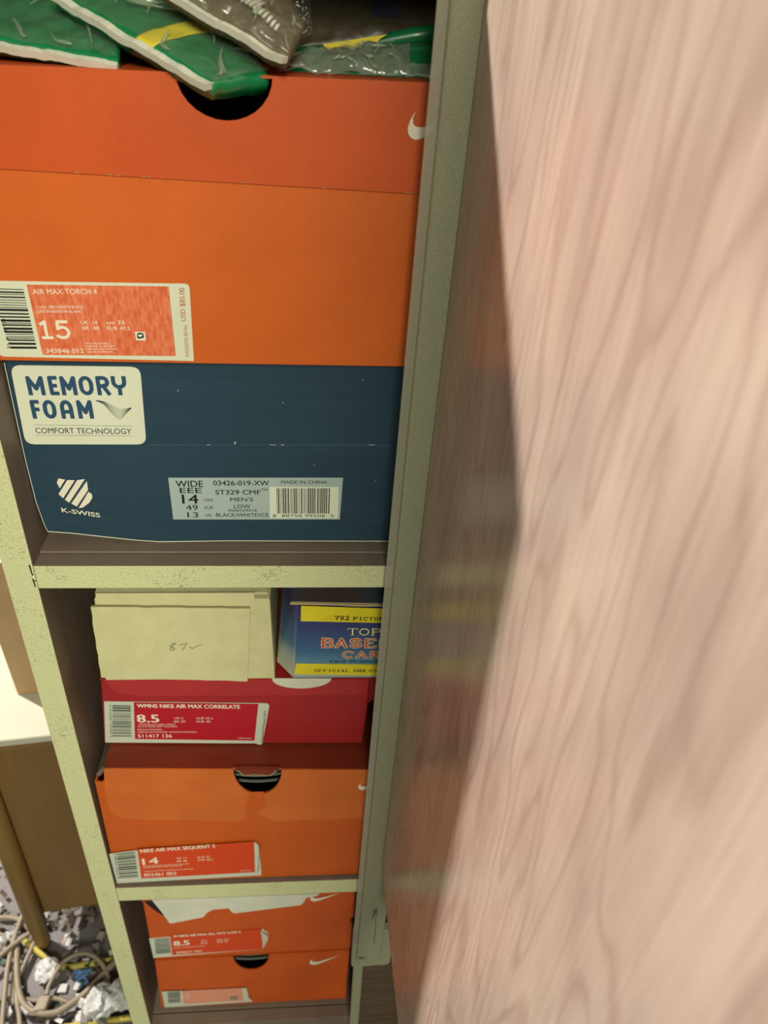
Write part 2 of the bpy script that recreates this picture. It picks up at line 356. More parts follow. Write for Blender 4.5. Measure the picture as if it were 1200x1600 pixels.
SERIF = {   # slab capitals: (polyline, weight); short bars are the serifs
    'T': [([(.5, 0), (.5, 1)], T_), ([(0, 1), (1, 1)], t_), ([(.02, 1), (.02, .75)], t_), ([(.98, 1), (.98, .75)], t_), (sf(.5, 0, .2), t_)],
    'O': [(arc(.5, .5, .44, .48, 0, 360, 20), T_ * .85)], '0': [(arc(.5, .5, .4, .48, 0, 360, 20), T_)],
    'P': [([(.2, 0), (.2, 1)], T_), ([(.05, 1), (.55, 1)] + arc(.6, .75, .32, .25, 90, -90, 8) + [(.2, .5)], T_ * .75), (sf(.2, 0, .2), t_)],
    'S': [(arc(.5, .74, .36, .24, 20, 270, 10) + arc(.5, .26, .38, .24, 90, -160, 10), T_ * .85), ([(.86, .98), (.86, .7)], t_), ([(.12, .02), (.12, .3)], t_)],
    'B': [([(.2, 0), (.2, 1)], T_), ([(.05, 1), (.55, 1)] + arc(.6, .77, .28, .23, 90, -90, 8) + [(.2, .54)], T_ * .7), ([(.2, .54), (.6, .54)] + arc(.62, .27, .32, .27, 90, -90, 8) + [(.05, 0)], T_ * .7)],
    'A': [([(.14, 0), (.5, 1), (.86, 0)], T_ * .85), ([(.28, .32), (.74, .32)], t_), (sf(.12, 0), t_), (sf(.86, 0), t_)],
    'E': [([(.2, 0), (.2, 1)], T_), ([(.03, 1), (.9, 1), (.9, .74)], t_), ([(.2, .52), (.62, .52)], t_), ([(.62, .4), (.62, .64)], t_), ([(.03, 0), (.94, 0), (.94, .28)], t_)],
    'L': [([(.25, 0), (.25, 1)], T_), (sf(.25, 1, .2), t_), ([(.05, 0), (.92, 0), (.92, .3)], t_)],
    'C': [(arc(.52, .5, .42, .48, 40, 320, 16), T_ * .85), ([(.88, 1), (.88, .66)], t_)],
    'R': [([(.2, 0), (.2, 1)], T_), ([(.05, 1), (.5, 1)] + arc(.55, .76, .3, .24, 90, -90, 8) + [(.2, .52)], T_ * .75), ([(.5, .52), (.84, 0)], T_ * .8), (sf(.2, 0), t_), ([(.78, 0), (1, 0)], t_)],
    'D': [([(.2, 0), (.2, 1)], T_), ([(.03, 1), (.45, 1)] + arc(.48, .5, .42, .5, 90, -90, 12) + [(.03, 0)], T_ * .75)],
    'I': [([(.5, 0), (.5, 1)], T_), (sf(.5, 0, .28), t_), (sf(.5, 1, .28), t_)],
    'U': [([(.2, 1), (.2, .35)] + arc(.5, .33, .3, .32, 180, 360, 8) + [(.8, 1)], T_ * .85), (sf(.2, 1, .2), t_), (sf(.8, 1, .18), t_)],
    'F': [([(.22, 0), (.22, 1)], T_), ([(.03, 1), (.92, 1), (.92, .72)], t_), ([(.22, .5), (.66, .5)], t_), ([(.66, .38), (.66, .62)], t_), (sf(.22, 0, .2), t_)],
    'M': [([(.16, 0), (.16, 1), (.5, .2), (.84, 1), (.84, 0)], T_ * .75), (sf(.14, 0), t_), (sf(.86, 0), t_), ([(0, 1), (.2, 1)], t_), ([(.8, 1), (1, 1)], t_)],
    '7': [([(.08, .74), (.08, 1), (.9, 1)], T_ * .7), ([(.9, 1), (.4, 0)], T_)], '9': [(arc(.5, .68, .34, .3, -20, 340, 14), T_ * .8), ([(.84, .66), (.8, .3), (.5, .02), (.2, .08)], T_ * .8)],
    '2': [(arc(.5, .7, .36, .28, 170, -30, 10) + [(.1, .04), (.92, .04), (.92, .25)], T_ * .8)], '1': [([(.25, .8), (.52, 1), (.52, 0)], T_), (sf(.52, 0, .28), t_)],
    '8': [(arc(.5, .74, .3, .24, 0, 360, 14), T_ * .75), (arc(.5, .27, .36, .27, 0, 360, 14), T_ * .75)],
}
def put_prints(mb, items, y, names, lift=0.0):
    """items measured on the photographed face, as (x, z) metres in its plane"""
    for k, it in enumerate(items):
        yy = y - lift - 0.00001 * k
        kind = it[0]
        if kind in 'sf':
            _, s, a, e, U, m, b = it
            m = names.get(m, m); a = Vector(a); e = Vector(e); U = Vector(U); X = e - a
            if kind == 's':
                vs, fs, x0, x1 = glyph_mesh(s, 0.0)
                i = mb.mid(m); xn = X.normalized() * U.length
                for c, (sx, sz) in enumerate(((0, 0), (1, 0), (-1, 0), (0, 1), (0, -1)) if b else ((0, 0),)):
                    base = len(mb.v)
                    for vx, vy in vs:
                        p = a + X * ((vx - x0) / (x1 - x0)) + U * (vy / CAP) + xn * (sx * b * 1.6) + U * (sz * b * .8)
                        mb.v.append(Vector((p.x, yy - c * 1.2e-6, p.y)))
                    for f in fs: mb.f.append([base + q for q in f]); mb.mi.append(i)
            else:
                n = len(s); adv = X / (n - 0.12); h = U.length
                dep = 0
                outline = {'wr': ('cy', .11, 0), 'cy': ('k', .05, .0004)}.get(m)
                for layer in ((outline, None) if outline else (None,)):
                    for j, ch in enumerate(s):
                        if ch == ' ': continue
                        o = a + adv * j; q = 0.88
                        for pl, wt in SERIF[ch]:
                            pts = [tuple(o + adv * q * px + U * (0.06 + 0.88 * pz)) for px, pz in pl]
                            if layer: dep = pieces(mb, [(p[0] + layer[2], p[1] - layer[2]) for p in pts], h * (b * wt + layer[1]), yy, layer[0], dep)
                            else: dep = pieces(mb, pts, h * b * wt, yy, m, dep)
        elif kind == 'p':
            mb.poly([(x, yy, z) for x, z in it[1]], names.get(it[2], it[2]))
        elif kind == 'l':
            stroke(mb, it[1], it[2], yy, names.get(it[3], it[3]))
        elif kind == 'b':
            _, q, m, n, horiz, seed = it
            q = [Vector(p) for p in q]; rnd = random.Random(seed); t = 0.0; seq = []
            while t < n * 2:
                w = rnd.choice((1, 1, 1, 2, 2, 3)); g = rnd.choice((1, 1, 1, 2, 2)); seq.append((t, w)); t += w + g
            for s0, w in seq:
                f0, f1 = s0 / t, min(1, (s0 + w * .9) / t)
                B = lambda u, v: (q[0] * (1 - u) + q[1] * u) * (1 - v) + (q[3] * (1 - u) + q[2] * u) * v
                c = [B(0, f0), B(1, f0), B(1, f1), B(0, f1)] if horiz else [B(f0, 0), B(f1, 0), B(f1, 1), B(f0, 1)]
                mb.poly([(p.x, yy, p.y) for p in c], names.get(m, m))
        elif kind == 'm':
            _, ls, a, ux, h, wdm, m = it
            a = Vector(a); ux = Vector(ux); wpx = ux.length * wdm; dep = 0
            for ch, p0, p1 in ls:
                for pl in ROUND[ch]:
                    pts = []
                    for px, pz in pl:
                        p = a + ux * (p0 + wdm / 2 + (p1 - p0 - wdm) * px); pz2 = (wpx / 2 + (h - wpx) * pz)
                        pts.append((p.x, p.y + pz2))
                    # square the open ends
                    def ext(u, v):
                        d = Vector(u) - Vector(v); d.normalize(); return tuple(Vector(u) + d * wpx * .5)
                    pts[0] = ext(pts[0], pts[1]); pts[-1] = ext(pts[-1], pts[-2])
                    for k2 in range(len(pts) - 1):
                        dep += 1; stroke(mb, [pts[k2], pts[k2 + 1]], wpx, yy - dep * 4e-7, m)
                        if k2:
                            dep += 1; mb.face([(pts[k2][0] + wpx * .5 * math.cos(a_), yy - dep * 4e-7, pts[k2][1] + wpx * .5 * math.sin(a_)) for a_ in [t_ * math.pi / 8 for t_ in range(16)]], m)
SWOOSH = [(.12, .46), (.075, .34), (.085, .25), (.14, .205), (.23, .20), (.34, .225), (1.0, .56), (.33, .07), (.24, .02), (.15, .0), (.06, .03), (.01, .10), (.0, .19), (.03, .30)]
def swoosh(mb, x, z, sc, y, m='w', rot=0.0, flip=1):
    c, s = math.cos(rot), math.sin(rot)
    mb.poly([(x + sc * (px * c - pz * s), y, z + sc * (px * s + pz * c)) for px, pz in SWOOSH], m)
def rounded(q, r, n=4, corners=(0, 1, 2, 3)):
    """round the corners of a polygon in x-z"""
    out = []; N = len(q)
    for i in range(N):
        p = Vector(q[i]); a = Vector(q[i - 1]); b = Vector(q[(i + 1) % N])
        if i not in corners: out.append(tuple(p)); continue
        p0 = p + (a - p).normalized() * r; p1 = p + (b - p).normalized() * r
        for k in range(n + 1):
            t = k / n; out.append(tuple(p0 * (1 - t) ** 2 + p * 2 * t * (1 - t) + p1 * t * t))
    return out

PRINTS = {'torch': [('p', [(-0.15918, -0.14688), (-0.08202, -0.14541), (-0.08199, -0.18705), (-0.15831, -0.18827)], 'field'), ('s', 'AIR MAX TORCH 4', (-0.15666, -0.15223), (-0.12186, -0.15111), (0.0, 0.00319), 'w', 0), ('s', 'COOL GREY/WHITE-BLACK', (-0.15662, -0.16039), (-0.13037, -0.15958), (0.0, 0.00174), 'w', 0), ('s', 'GRIS FRAIS/NOIR-BLANC', (-0.15644, -0.16293), (-0.13175, -0.16218), (0.0, 0.00175), 'w', 0), ('m', [('1', 0, 66), ('5', 86, 166)], (-0.15668, -0.17851), (9.850000000000025e-05, 2.6999999999999246e-06), 0.0112, 17, 'w'), ('s', 'UK  14', (-0.13333, -0.16897), (-0.1243, -0.16871), (0.0, 0.0023), 'w', 0), ('s', 'BR  48', (-0.13309, -0.17233), (-0.12382, -0.17206), (0.0, 0.00233), 'w', 0), ('s', 'cm 33', (-0.11919, -0.16856), (-0.10922, -0.16827), (0.0, 0.00231), 'w', 0), ('s', 'EUR 49.5', (-0.11928, -0.17193), (-0.10642, -0.17177), (0.0, 0.00233), 'w', 0), ('s', '343846 012', (-0.15588, -0.1869), (-0.13466, -0.18655), (0.0, 0.00284), 'w', 0.01), ('s', 'MADE IN VIETNAM /', (-0.1328, -0.18107), (-0.11913, -0.1807), (0.0, 0.00119), 'w', 0), ('s', 'FABRIQUÉ AU VIETNAM', (-0.13288, -0.1828), (-0.11657, -0.18237), (0.0, 0.00119), 'w', 0), ('s', 'FABRICADO EN VIETNAM', (-0.13295, -0.18455), (-0.1153, -0.18407), (0.0, 0.00121), 'w', 0), ('s', 'HECHO EN VIETNAM', (-0.13303, -0.18629), (-0.11806, -0.1859), (0.0, 0.0012), 'w', 0), ('s', 'USD $85.00', (-0.07428, -0.16534), (-0.07354, -0.14583), (-0.00299, -9e-05), 'o', 0), ('s', 'SUGGESTED RETAIL', (-0.07445, -0.18719), (-0.07374, -0.16723), (-0.00205, -5e-05), 'o', 0), ('p', [(-0.10379, -0.17247), (-0.09814, -0.17252), (-0.09825, -0.17778), (-0.10374, -0.17771)], 'wb'), ('p', [(-0.10258, -0.17342), (-0.10034, -0.17293), (-0.09904, -0.17375), (-0.09912, -0.17611), (-0.1022, -0.17684), (-0.10307, -0.17579)], 'k'), ('p', [(-0.10247, -0.17441), (-0.10022, -0.17392), (-0.09972, -0.17476), (-0.10082, -0.17564), (-0.102, -0.17546)], 'wb'), ('b', [(-0.17919, -0.1496), (-0.16139, -0.14951), (-0.16077, -0.18561), (-0.17557, -0.1859)], 'k', 38, True, 3), ('s', '55518   4  16', (-0.17675, -0.16683), (-0.17729, -0.18476), (0.0018, 0.00036), 'k', 0)], 'memory': [('m', [('M', 0, 97), ('E', 122, 176), ('M', 190, 280), ('O', 294, 376), ('R', 394, 470), ('Y', 482, 568)], (-0.17543, -0.21994), (0.00010509999999999991, 2.3000000000000796e-06), 0.01297, 24, 'n'), ('m', [('F', 0, 52), ('O', 68, 142), ('A', 165, 238), ('M', 262, 350)], (-0.17617, -0.23611), (0.00010709999999999997, 2.09999999999988e-06), 0.01298, 24, 'n'), ('l', [(-0.13592, -0.22245), (-0.13464, -0.22259), (-0.13276, -0.22284), (-0.13094, -0.22331), (-0.12929, -0.2242), (-0.1276, -0.22537), (-0.12602, -0.22638), (-0.12456, -0.22717), (-0.12312, -0.22785), (-0.12177, -0.22826), (-0.12041, -0.22829), (-0.11905, -0.22806), (-0.11783, -0.22781), (-0.11666, -0.22758), (-0.11557, -0.22731), (-0.11483, -0.22713)], 0.00016, 'n2'), ('l', [(-0.13593, -0.2225), (-0.13466, -0.22268), (-0.13278, -0.22299), (-0.13097, -0.22356), (-0.12934, -0.22459), (-0.12768, -0.22594), (-0.12612, -0.22709), (-0.12467, -0.22798), (-0.12324, -0.22873), (-0.12188, -0.22913), (-0.12051, -0.22904), (-0.11912, -0.2286), (-0.11788, -0.22818), (-0.11669, -0.22782), (-0.11558, -0.22745), (-0.11484, -0.22719)], 0.00016, 'n2'), ('l', [(-0.13594, -0.22254), (-0.13467, -0.22276), (-0.1328, -0.22314), (-0.13101, -0.2238), (-0.1294, -0.22498), (-0.12776, -0.2265), (-0.12622, -0.22779), (-0.12478, -0.22879), (-0.12336, -0.22962), (-0.122, -0.23002), (-0.12061, -0.2298), (-0.11919, -0.22915), (-0.11793, -0.22855), (-0.11672, -0.22806), (-0.1156, -0.22758), (-0.11485, -0.22725)], 0.00016, 'n2'), ('l', [(-0.13594, -0.22259), (-0.13468, -0.22285), (-0.13283, -0.22329), (-0.13104, -0.22404), (-0.12945, -0.22536), (-0.12784, -0.22707), (-0.12632, -0.2285), (-0.12489, -0.22961), (-0.12348, -0.23051), (-0.12212, -0.2309), (-0.12071, -0.23056), (-0.11926, -0.2297), (-0.11797, -0.22892), (-0.11675, -0.2283), (-0.11562, -0.22771), (-0.11486, -0.22732)], 0.00016, 'n2'), ('l', [(-0.13595, -0.22263), (-0.1347, -0.22294), (-0.13285, -0.22344), (-0.13108, -0.22429), (-0.12951, -0.22575), (-0.12791, -0.22764), (-0.12642, -0.22921), (-0.125, -0.23042), (-0.1236, -0.2314), (-0.12224, -0.23178), (-0.12081, -0.23131), (-0.11933, -0.23025), (-0.11802, -0.22929), (-0.11679, -0.22854), (-0.11563, -0.22785), (-0.11486, -0.22738)], 0.00016, 'n2'), ('l', [(-0.13596, -0.22268), (-0.13471, -0.22302), (-0.13287, -0.22359), (-0.13111, -0.22453), (-0.12957, -0.22614), (-0.12799, -0.2282), (-0.12652, -0.22992), (-0.12512, -0.23123), (-0.12372, -0.23229), (-0.12236, -0.23267), (-0.12091, -0.23207), (-0.11941, -0.2308), (-0.11807, -0.22966), (-0.11682, -0.22879), (-0.11565, -0.22798), (-0.11487, -0.22744)], 0.00016, 'n2'), ('l', [(-0.13596, -0.22272), (-0.13472, -0.22311), (-0.13289, -0.22375), (-0.13115, -0.22478), (-0.12962, -0.22653), (-0.12807, -0.22877), (-0.12662, -0.23063), (-0.12523, -0.23205), (-0.12385, -0.23318), (-0.12248, -0.23356), (-0.12101, -0.23283), (-0.11948, -0.23135), (-0.11812, -0.23003), (-0.11685, -0.22903), (-0.11567, -0.22811), (-0.11488, -0.2275)], 0.00016, 'n2'), ('l', [(-0.13597, -0.22277), (-0.13473, -0.2232), (-0.13291, -0.2239), (-0.13119, -0.22502), (-0.12968, -0.22692), (-0.12816, -0.22934), (-0.12671, -0.23134), (-0.12534, -0.23287), (-0.12397, -0.23407), (-0.12259, -0.23445), (-0.12111, -0.2336), (-0.11955, -0.23191), (-0.11817, -0.2304), (-0.11688, -0.22927), (-0.11568, -0.22825), (-0.11489, -0.22756)], 0.00016, 'n2'), ('l', [(-0.13598, -0.22281), (-0.13475, -0.22328), (-0.13294, -0.22405), (-0.13122, -0.22527), (-0.12973, -0.22731), (-0.12824, -0.22991), (-0.12681, -0.23206), (-0.12545, -0.23369), (-0.12409, -0.23497), (-0.12271, -0.23534), (-0.12121, -0.23436), (-0.11962, -0.23246), (-0.11821, -0.23078), (-0.11691, -0.22952), (-0.1157, -0.22838), (-0.11489, -0.22762)], 0.00016, 'n2'), ('l', [(-0.17658, -0.24047), (-0.11572, -0.24024)], 0.00018, 'n2'), ('l', [(-0.17714, -0.2478), (-0.11606, -0.24739)], 0.00018, 'n2'), ('s', 'COMFORT TECHNOLOGY', (-0.17633, -0.24639), (-0.11699, -0.246), (0.0, 0.00418), 'n2', 0)], 'blueprint': [('p', [(-0.16877, -0.28049), (-0.1646, -0.28144), (-0.16924, -0.28824), (-0.17038, -0.28401)], 'w'), ('p', [(-0.16325, -0.28172), (-0.15851, -0.28187), (-0.16839, -0.29622), (-0.17089, -0.29295)], 'w'), ('p', [(-0.15683, -0.28165), (-0.15175, -0.28079), (-0.16508, -0.29982), (-0.16752, -0.29745)], 'w'), ('p', [(-0.15075, -0.28228), (-0.15104, -0.28938), (-0.16057, -0.30292), (-0.16387, -0.30054)], 'w'), ('p', [(-0.15103, -0.29091), (-0.14906, -0.29274), (-0.14923, -0.29553), (-0.15181, -0.29971), (-0.15664, -0.30362), (-0.15969, -0.30428)], 'w'), ('s', 'K-SWISS', (-0.17103, -0.30753), (-0.14644, -0.31184), (0.0, 0.0038), 'w', 0.02)], 'kslabel': [('s', 'WIDE', (-0.09283, -0.28608), (-0.07479, -0.28589), (0.0, 0.0052), 'k', 0.01), ('s', 'EEE', (-0.09065, -0.29102), (-0.07613, -0.29088), (0.0, 0.00439), 'k', 0.01), ('s', '14', (-0.08973, -0.2996), (-0.07899, -0.29951), (0.0, 0.00772), 'k', 0.012), ('s', '49', (-0.08776, -0.305), (-0.07966, -0.30494), (0.0, 0.00452), 'k', 0), ('s', '13', (-0.08731, -0.31109), (-0.07989, -0.31105), (0.0, 0.00458), 'k', 0), ('s', 'USA', (-0.07519, -0.29769), (-0.06883, -0.29763), (0.0, 0.00239), 'k', 0), ('s', 'EUR', (-0.07492, -0.304), (-0.06926, -0.30396), (0.0, 0.00242), 'k', 0), ('s', 'UK', (-0.0749, -0.3104), (-0.07068, -0.31037), (0.0, 0.00245), 'k', 0), ('s', '03426-019-XW', (-0.06795, -0.28465), (-0.03053, -0.28424), (0.0, 0.00406), 'k', 0.008), ('s', 'ST329 CMF', (-0.06698, -0.29197), (-0.03664, -0.29168), (0.0, 0.00383), 'k', 0.008), ('s', 'TM', (-0.03605, -0.28871), (-0.03163, -0.28867), (0.0, 0.00206), 'k', 0), ('s', "MEN'S", (-0.0573, -0.29753), (-0.04178, -0.2974), (0.0, 0.00328), 'k', 0), ('s', 'LOW', (-0.05514, -0.30324), (-0.04399, -0.30315), (0.0, 0.00333), 'k', 0), ('s', '4500329416', (-0.0595, -0.30601), (-0.03962, -0.30587), (0.0, 0.00213), 'k', 0), ('s', 'BLACK/WHITE/ICE', (-0.06771, -0.31035), (-0.03175, -0.31011), (0.0, 0.00306), 'k', 0), ('s', 'MADE IN CHINA', (-0.02242, -0.2827), (0.00881, -0.28235), (0.0, 0.00263), 'k', 0), ('p', [(-0.03031, -0.28512), (0.01679, -0.28491), (0.01689, -0.31135), (-0.03078, -0.31135)], 'wb'), ('b', [(-0.02567, -0.28635), (0.01134, -0.28596), (0.0112, -0.30714), (-0.02564, -0.3074)], 'k', 42, False, 7), ('s', '8  88758 99506  5', (-0.02874, -0.3104), (0.0138, -0.31013), (0.0, 0.00247), 'k', 0)], 'tan': [('l', [(-0.10622, -0.42917), (-0.10909, -0.43019), (-0.11109, -0.43264), (-0.10896, -0.4341), (-0.10761, -0.4359), (-0.10978, -0.4373), (-0.11141, -0.43584), (-0.10965, -0.43337), (-0.10622, -0.42917)], 0.0005, 'pencil'), ('l', [(-0.10364, -0.43132), (-0.09793, -0.42963), (-0.10036, -0.43421), (-0.1022, -0.43776)], 0.0005, 'pencil'), ('l', [(-0.09599, -0.43356), (-0.09411, -0.43537), (-0.09139, -0.43327), (-0.08694, -0.43154)], 0.0005, 'pencil')], 'card': [('p', [(-0.00918, -0.38792), (0.09419, -0.3933), (0.09555, -0.40748), (-0.00959, -0.40344)], 'y'), ('p', [(-0.01362, -0.44877), (0.09989, -0.45272), (0.10057, -0.46569), (-0.01497, -0.46116)], 'y'), ('f', '792', (0.01618, -0.40269), (0.02734, -0.4028), (0.0, 0.00459), 'k', 0.24), ('f', 'PICTURE CARDS', (0.03035, -0.40294), (0.08208, -0.40447), (0.0, 0.00369), 'k', 0.24), ('f', 'TOPPS', (0.02651, -0.41862), (0.07094, -0.41974), (0.0, 0.00769), 'cy', 0.15), ('f', 'BASEBALL', (0.00577, -0.43134), (0.09485, -0.43345), (0.0, 0.00987), 'wr', 0.2), ('f', 'CARDS', (0.02323, -0.44317), (0.07497, -0.44449), (0.0, 0.00767), 'wr', 0.2), ('s', '© 1989 THE TOPPS COMPANY, INC.', (0.01307, -0.44801), (0.05442, -0.4487), (0.0, 0.00188), 'k', 0.02), ('f', 'OFFICIAL', (0.00109, -0.45843), (0.02907, -0.4592), (0.0, 0.00306), 'k', 0.24), ('f', '1989', (0.03225, -0.45926), (0.04225, -0.45945), (0.0, 0.00307), 'k', 0.24), ('f', 'COMPLETE SET', (0.04498, -0.4595), (0.09465, -0.46119), (0.0, 0.00309), 'k', 0.24)], 'red': [('p', [(-0.14814, -0.5013), (-0.04583, -0.50574), (-0.05098, -0.55298), (-0.15281, -0.54761)], 'field'), ('s', 'WMNS NIKE AIR MAX CORRELATE', (-0.14595, -0.50779), (-0.06145, -0.51131), (0.0, 0.00468), 'w', 0.02), ('s', '8.5', (-0.14791, -0.52609), (-0.13005, -0.52659), (0.0, 0.01001), 'w', 0.02), ('s', 'UK 6', (-0.11703, -0.5229), (-0.10971, -0.5231), (0.0, 0.00242), 'w', 0), ('s', 'BR 39', (-0.11743, -0.52715), (-0.10836, -0.52741), (0.0, 0.00243), 'w', 0), ('s', 'EUR 25.5', (-0.09839, -0.52362), (-0.085, -0.52398), (0.0, 0.00243), 'w', 0), ('s', 'EUR 40', (-0.09872, -0.52768), (-0.0873, -0.528), (0.0, 0.00244), 'w', 0), ('s', 'WHITE/BLACK-NEW GREEN', (-0.14809, -0.52974), (-0.11709, -0.53064), (0.0, 0.00182), 'w', 0), ('s', 'BLANC/NOIR-VERT NOUVEAU', (-0.14841, -0.53239), (-0.1156, -0.53335), (0.0, 0.00183), 'w', 0), ('s', 'MADE IN INDONESIA', (-0.14914, -0.53628), (-0.12845, -0.53689), (0.0, 0.00185), 'w', 0), ('s', 'FABRIQUE EN INDONESIE / HECHO EN INDONESIA', (-0.14952, -0.53937), (-0.09977, -0.54088), (0.0, 0.00186), 'w', 0), ('s', '511417 136', (-0.14987, -0.54561), (-0.12132, -0.5465), (0.0, 0.00458), 'w', 0.01), ('s', 'nike.com', (-0.06471, -0.54977), (-0.05338, -0.55034), (0.0, 0.00212), 'w', 0), ('b', [(-0.16574, -0.50436), (-0.15108, -0.50512), (-0.15537, -0.54543), (-0.17133, -0.54452)], 'k2', 26, True, 5), ('s', '0 91204 74260 5', (-0.16826, -0.50391), (-0.17319, -0.54446), (0.0018, -5e-05), 'k2', 0), ('s', 'Suggested Retail USD', (-0.04384, -0.55601), (-0.03952, -0.51448), (-0.00195, 6e-05), 'k', 0)], 'seq': [('p', [(-0.16085, -0.67028), (-0.05383, -0.66424), (-0.0549, -0.71529), (-0.16302, -0.719)], 'field'), ('s', 'NIKE AIR MAX SEQUENT 2', (-0.15855, -0.67622), (-0.09011, -0.67161), (0.0, 0.00555), 'w', 0.02), ('s', '14', (-0.15871, -0.69616), (-0.14413, -0.69463), (0.0, 0.01053), 'w', 0.02), ('s', 'UK 13', (-0.12689, -0.68861), (-0.11759, -0.68807), (0.0, 0.00285), 'w', 0), ('s', 'BR 46', (-0.1271, -0.69347), (-0.11764, -0.69294), (0.0, 0.00287), 'w', 0), ('s', 'EUR 32', (-0.10734, -0.68826), (-0.09589, -0.68763), (0.0, 0.00286), 'w', 0), ('s', 'EUR 48.5', (-0.10744, -0.69268), (-0.09374, -0.69242), (0.0, 0.00287), 'w', 0), ('s', 'BLACK/METALLIC SILVER-ANTHRACITE', (-0.15881, -0.69906), (-0.11656, -0.69769), (0.0, 0.002), 'w', 0), ('s', 'NOIR/ARGENT METALLIQUE', (-0.15912, -0.70173), (-0.12302, -0.70043), (0.0, 0.00201), 'w', 0), ('s', 'MADE IN VIETNAM / FABRIQUE AU VIETNAM', (-0.15924, -0.70804), (-0.11292, -0.7065), (0.0, 0.00202), 'w', 0), ('s', '852461 002', (-0.15977, -0.71577), (-0.12932, -0.71456), (0.0, 0.00545), 'w', 0.01), ('s', 'nike.com', (-0.06911, -0.71298), (-0.05887, -0.71226), (0.0, 0.00229), 'w', 0), ('b', [(-0.18015, -0.67709), (-0.16379, -0.67461), (-0.16563, -0.71675), (-0.18321, -0.71788)], 'k2', 24, True, 9), ('s', '0 88500 32512 4', (-0.18243, -0.67609), (-0.18539, -0.7175), (0.00176, 0.00054), 'k2', 0), ('s', 'Suggested Retail USD', (-0.0517, -0.7155), (-0.04777, -0.66715), (-0.00154, 0.0001), 'k2', 0)], 'allout': [('p', [(-0.15064, -0.85006), (-0.05343, -0.84391), (-0.05372, -0.88662), (-0.15248, -0.89108)], 'field'), ('s', 'W NIKE AIR MAX ALL OUT LOW 2', (-0.14776, -0.85352), (-0.07604, -0.85002), (0.0, 0.00478), 'w', 0.02), ('s', '8.5', (-0.14839, -0.87139), (-0.13192, -0.87012), (0.0, 0.01029), 'w', 0.03), ('s', 'UK 6', (-0.11921, -0.86467), (-0.11235, -0.86419), (0.0, 0.00324), 'w', 0), ('s', 'BR 38.5', (-0.11958, -0.86957), (-0.11216, -0.86913), (0.0, 0.00327), 'w', 0), ('s', 'EUR 25.5', (-0.10195, -0.86401), (-0.08905, -0.8635), (0.0, 0.00325), 'w', 0), ('s', 'EUR 40', (-0.102, -0.86893), (-0.09124, -0.86824), (0.0, 0.00327), 'w', 0), ('s', 'BLACK/WHITE-ANTHRACITE', (-0.14946, -0.87682), (-0.11591, -0.87541), (0.0, 0.0022), 'w', 0), ('s', '878671 001', (-0.14725, -0.88818), (-0.12007, -0.88675), (0.0, 0.00445), 'w', 0.01), ('b', [(-0.16757, -0.85556), (-0.15165, -0.85479), (-0.15325, -0.88763), (-0.1698, -0.88834)], 'k2', 18, True, 11)], 'bottom': [('p', [(-0.15036, -0.98237), (-0.08132, -0.98207), (-0.08072, -1.01454), (-0.15217, -1.01582)], 'pink'), ('s', '15', (-0.15053, -1.0042), (-0.14338, -1.00433), (0.0, 0.01407), 'w2', 0), ('s', '343846 012', (-0.11935, -1.01619), (-0.10268, -1.01607), (0.0, 0.00327), 'w2', 0), ('b', [(-0.1673, -0.98436), (-0.1531, -0.98335), (-0.1546, -1.01291), (-0.16936, -1.01389)], 'k2', 14, True, 13), ('p', [(-0.0964, -1.00186), (-0.08735, -1.00154), (-0.08724, -1.01137), (-0.09635, -1.01168)], 'grey')]}

# ------------------------------------------------------------------ the room
FZ = -1.12
b = MB(); b.box(-3.0, 2.2, -2.6, 3.2, FZ - .05, FZ, 'floor'); struct(b.build('floor'))
b = MB(); b.box(-3.0, 2.2, 3.2, 3.3, FZ, 1.35, 'wall'); struct(b.build('wall_back'))
b = MB(); b.box(-3.1, -3.0, -2.6, 3.2, FZ, 1.35, 'wall'); struct(b.build('wall_left'))

# ------------------------------------------------------------------ the shelf unit
shelf = thing('shelf_unit', (-0.05, 0.6, FZ), 'cream painted cubby shelf with brown insides holding the stacked shoe boxes', 'shelf')
YB = 0.775
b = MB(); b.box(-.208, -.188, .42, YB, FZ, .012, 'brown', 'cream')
for zc, sx in ((-.333, 1), (-.345, .8)):                         # split in the paint at the joint
    b.face([(-.1905, .4197, zc), (-.1895, .4197, zc), (-.1893, .4197, zc - .009 * sx), (-.1900, .4197, zc - .009 * sx)], 'k')
for cx, cz in ((-.1893, -.341), (-.1886, -.3465)):
    b.poly([(cx + .0007 * math.cos(a), .4196, cz + .0005 * math.sin(a)) for a in [k * 1.047 for k in range(6)]], 'k')
b.build('side_panel', shelf, bevel=.0008)
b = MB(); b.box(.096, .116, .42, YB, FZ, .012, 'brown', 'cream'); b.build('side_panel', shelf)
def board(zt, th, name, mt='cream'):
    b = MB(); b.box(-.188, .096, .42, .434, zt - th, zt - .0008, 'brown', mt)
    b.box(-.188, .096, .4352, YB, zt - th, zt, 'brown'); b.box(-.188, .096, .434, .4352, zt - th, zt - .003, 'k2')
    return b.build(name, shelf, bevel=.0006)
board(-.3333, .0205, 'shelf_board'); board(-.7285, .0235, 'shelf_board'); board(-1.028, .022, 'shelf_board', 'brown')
b = MB(); b.box(-.188, .096, .44, .45, FZ, -1.05, 'brown'); b.build('plinth', shelf)
b = MB(); b.box(-.208, .116, .435, YB, .012, .027, 'brown', 'cream'); b.build('top_board', shelf)
b = MB(); b.box(-.188, .096, YB - .008, YB, -1.028, .012, 'back'); b.build('back_panel', shelf)
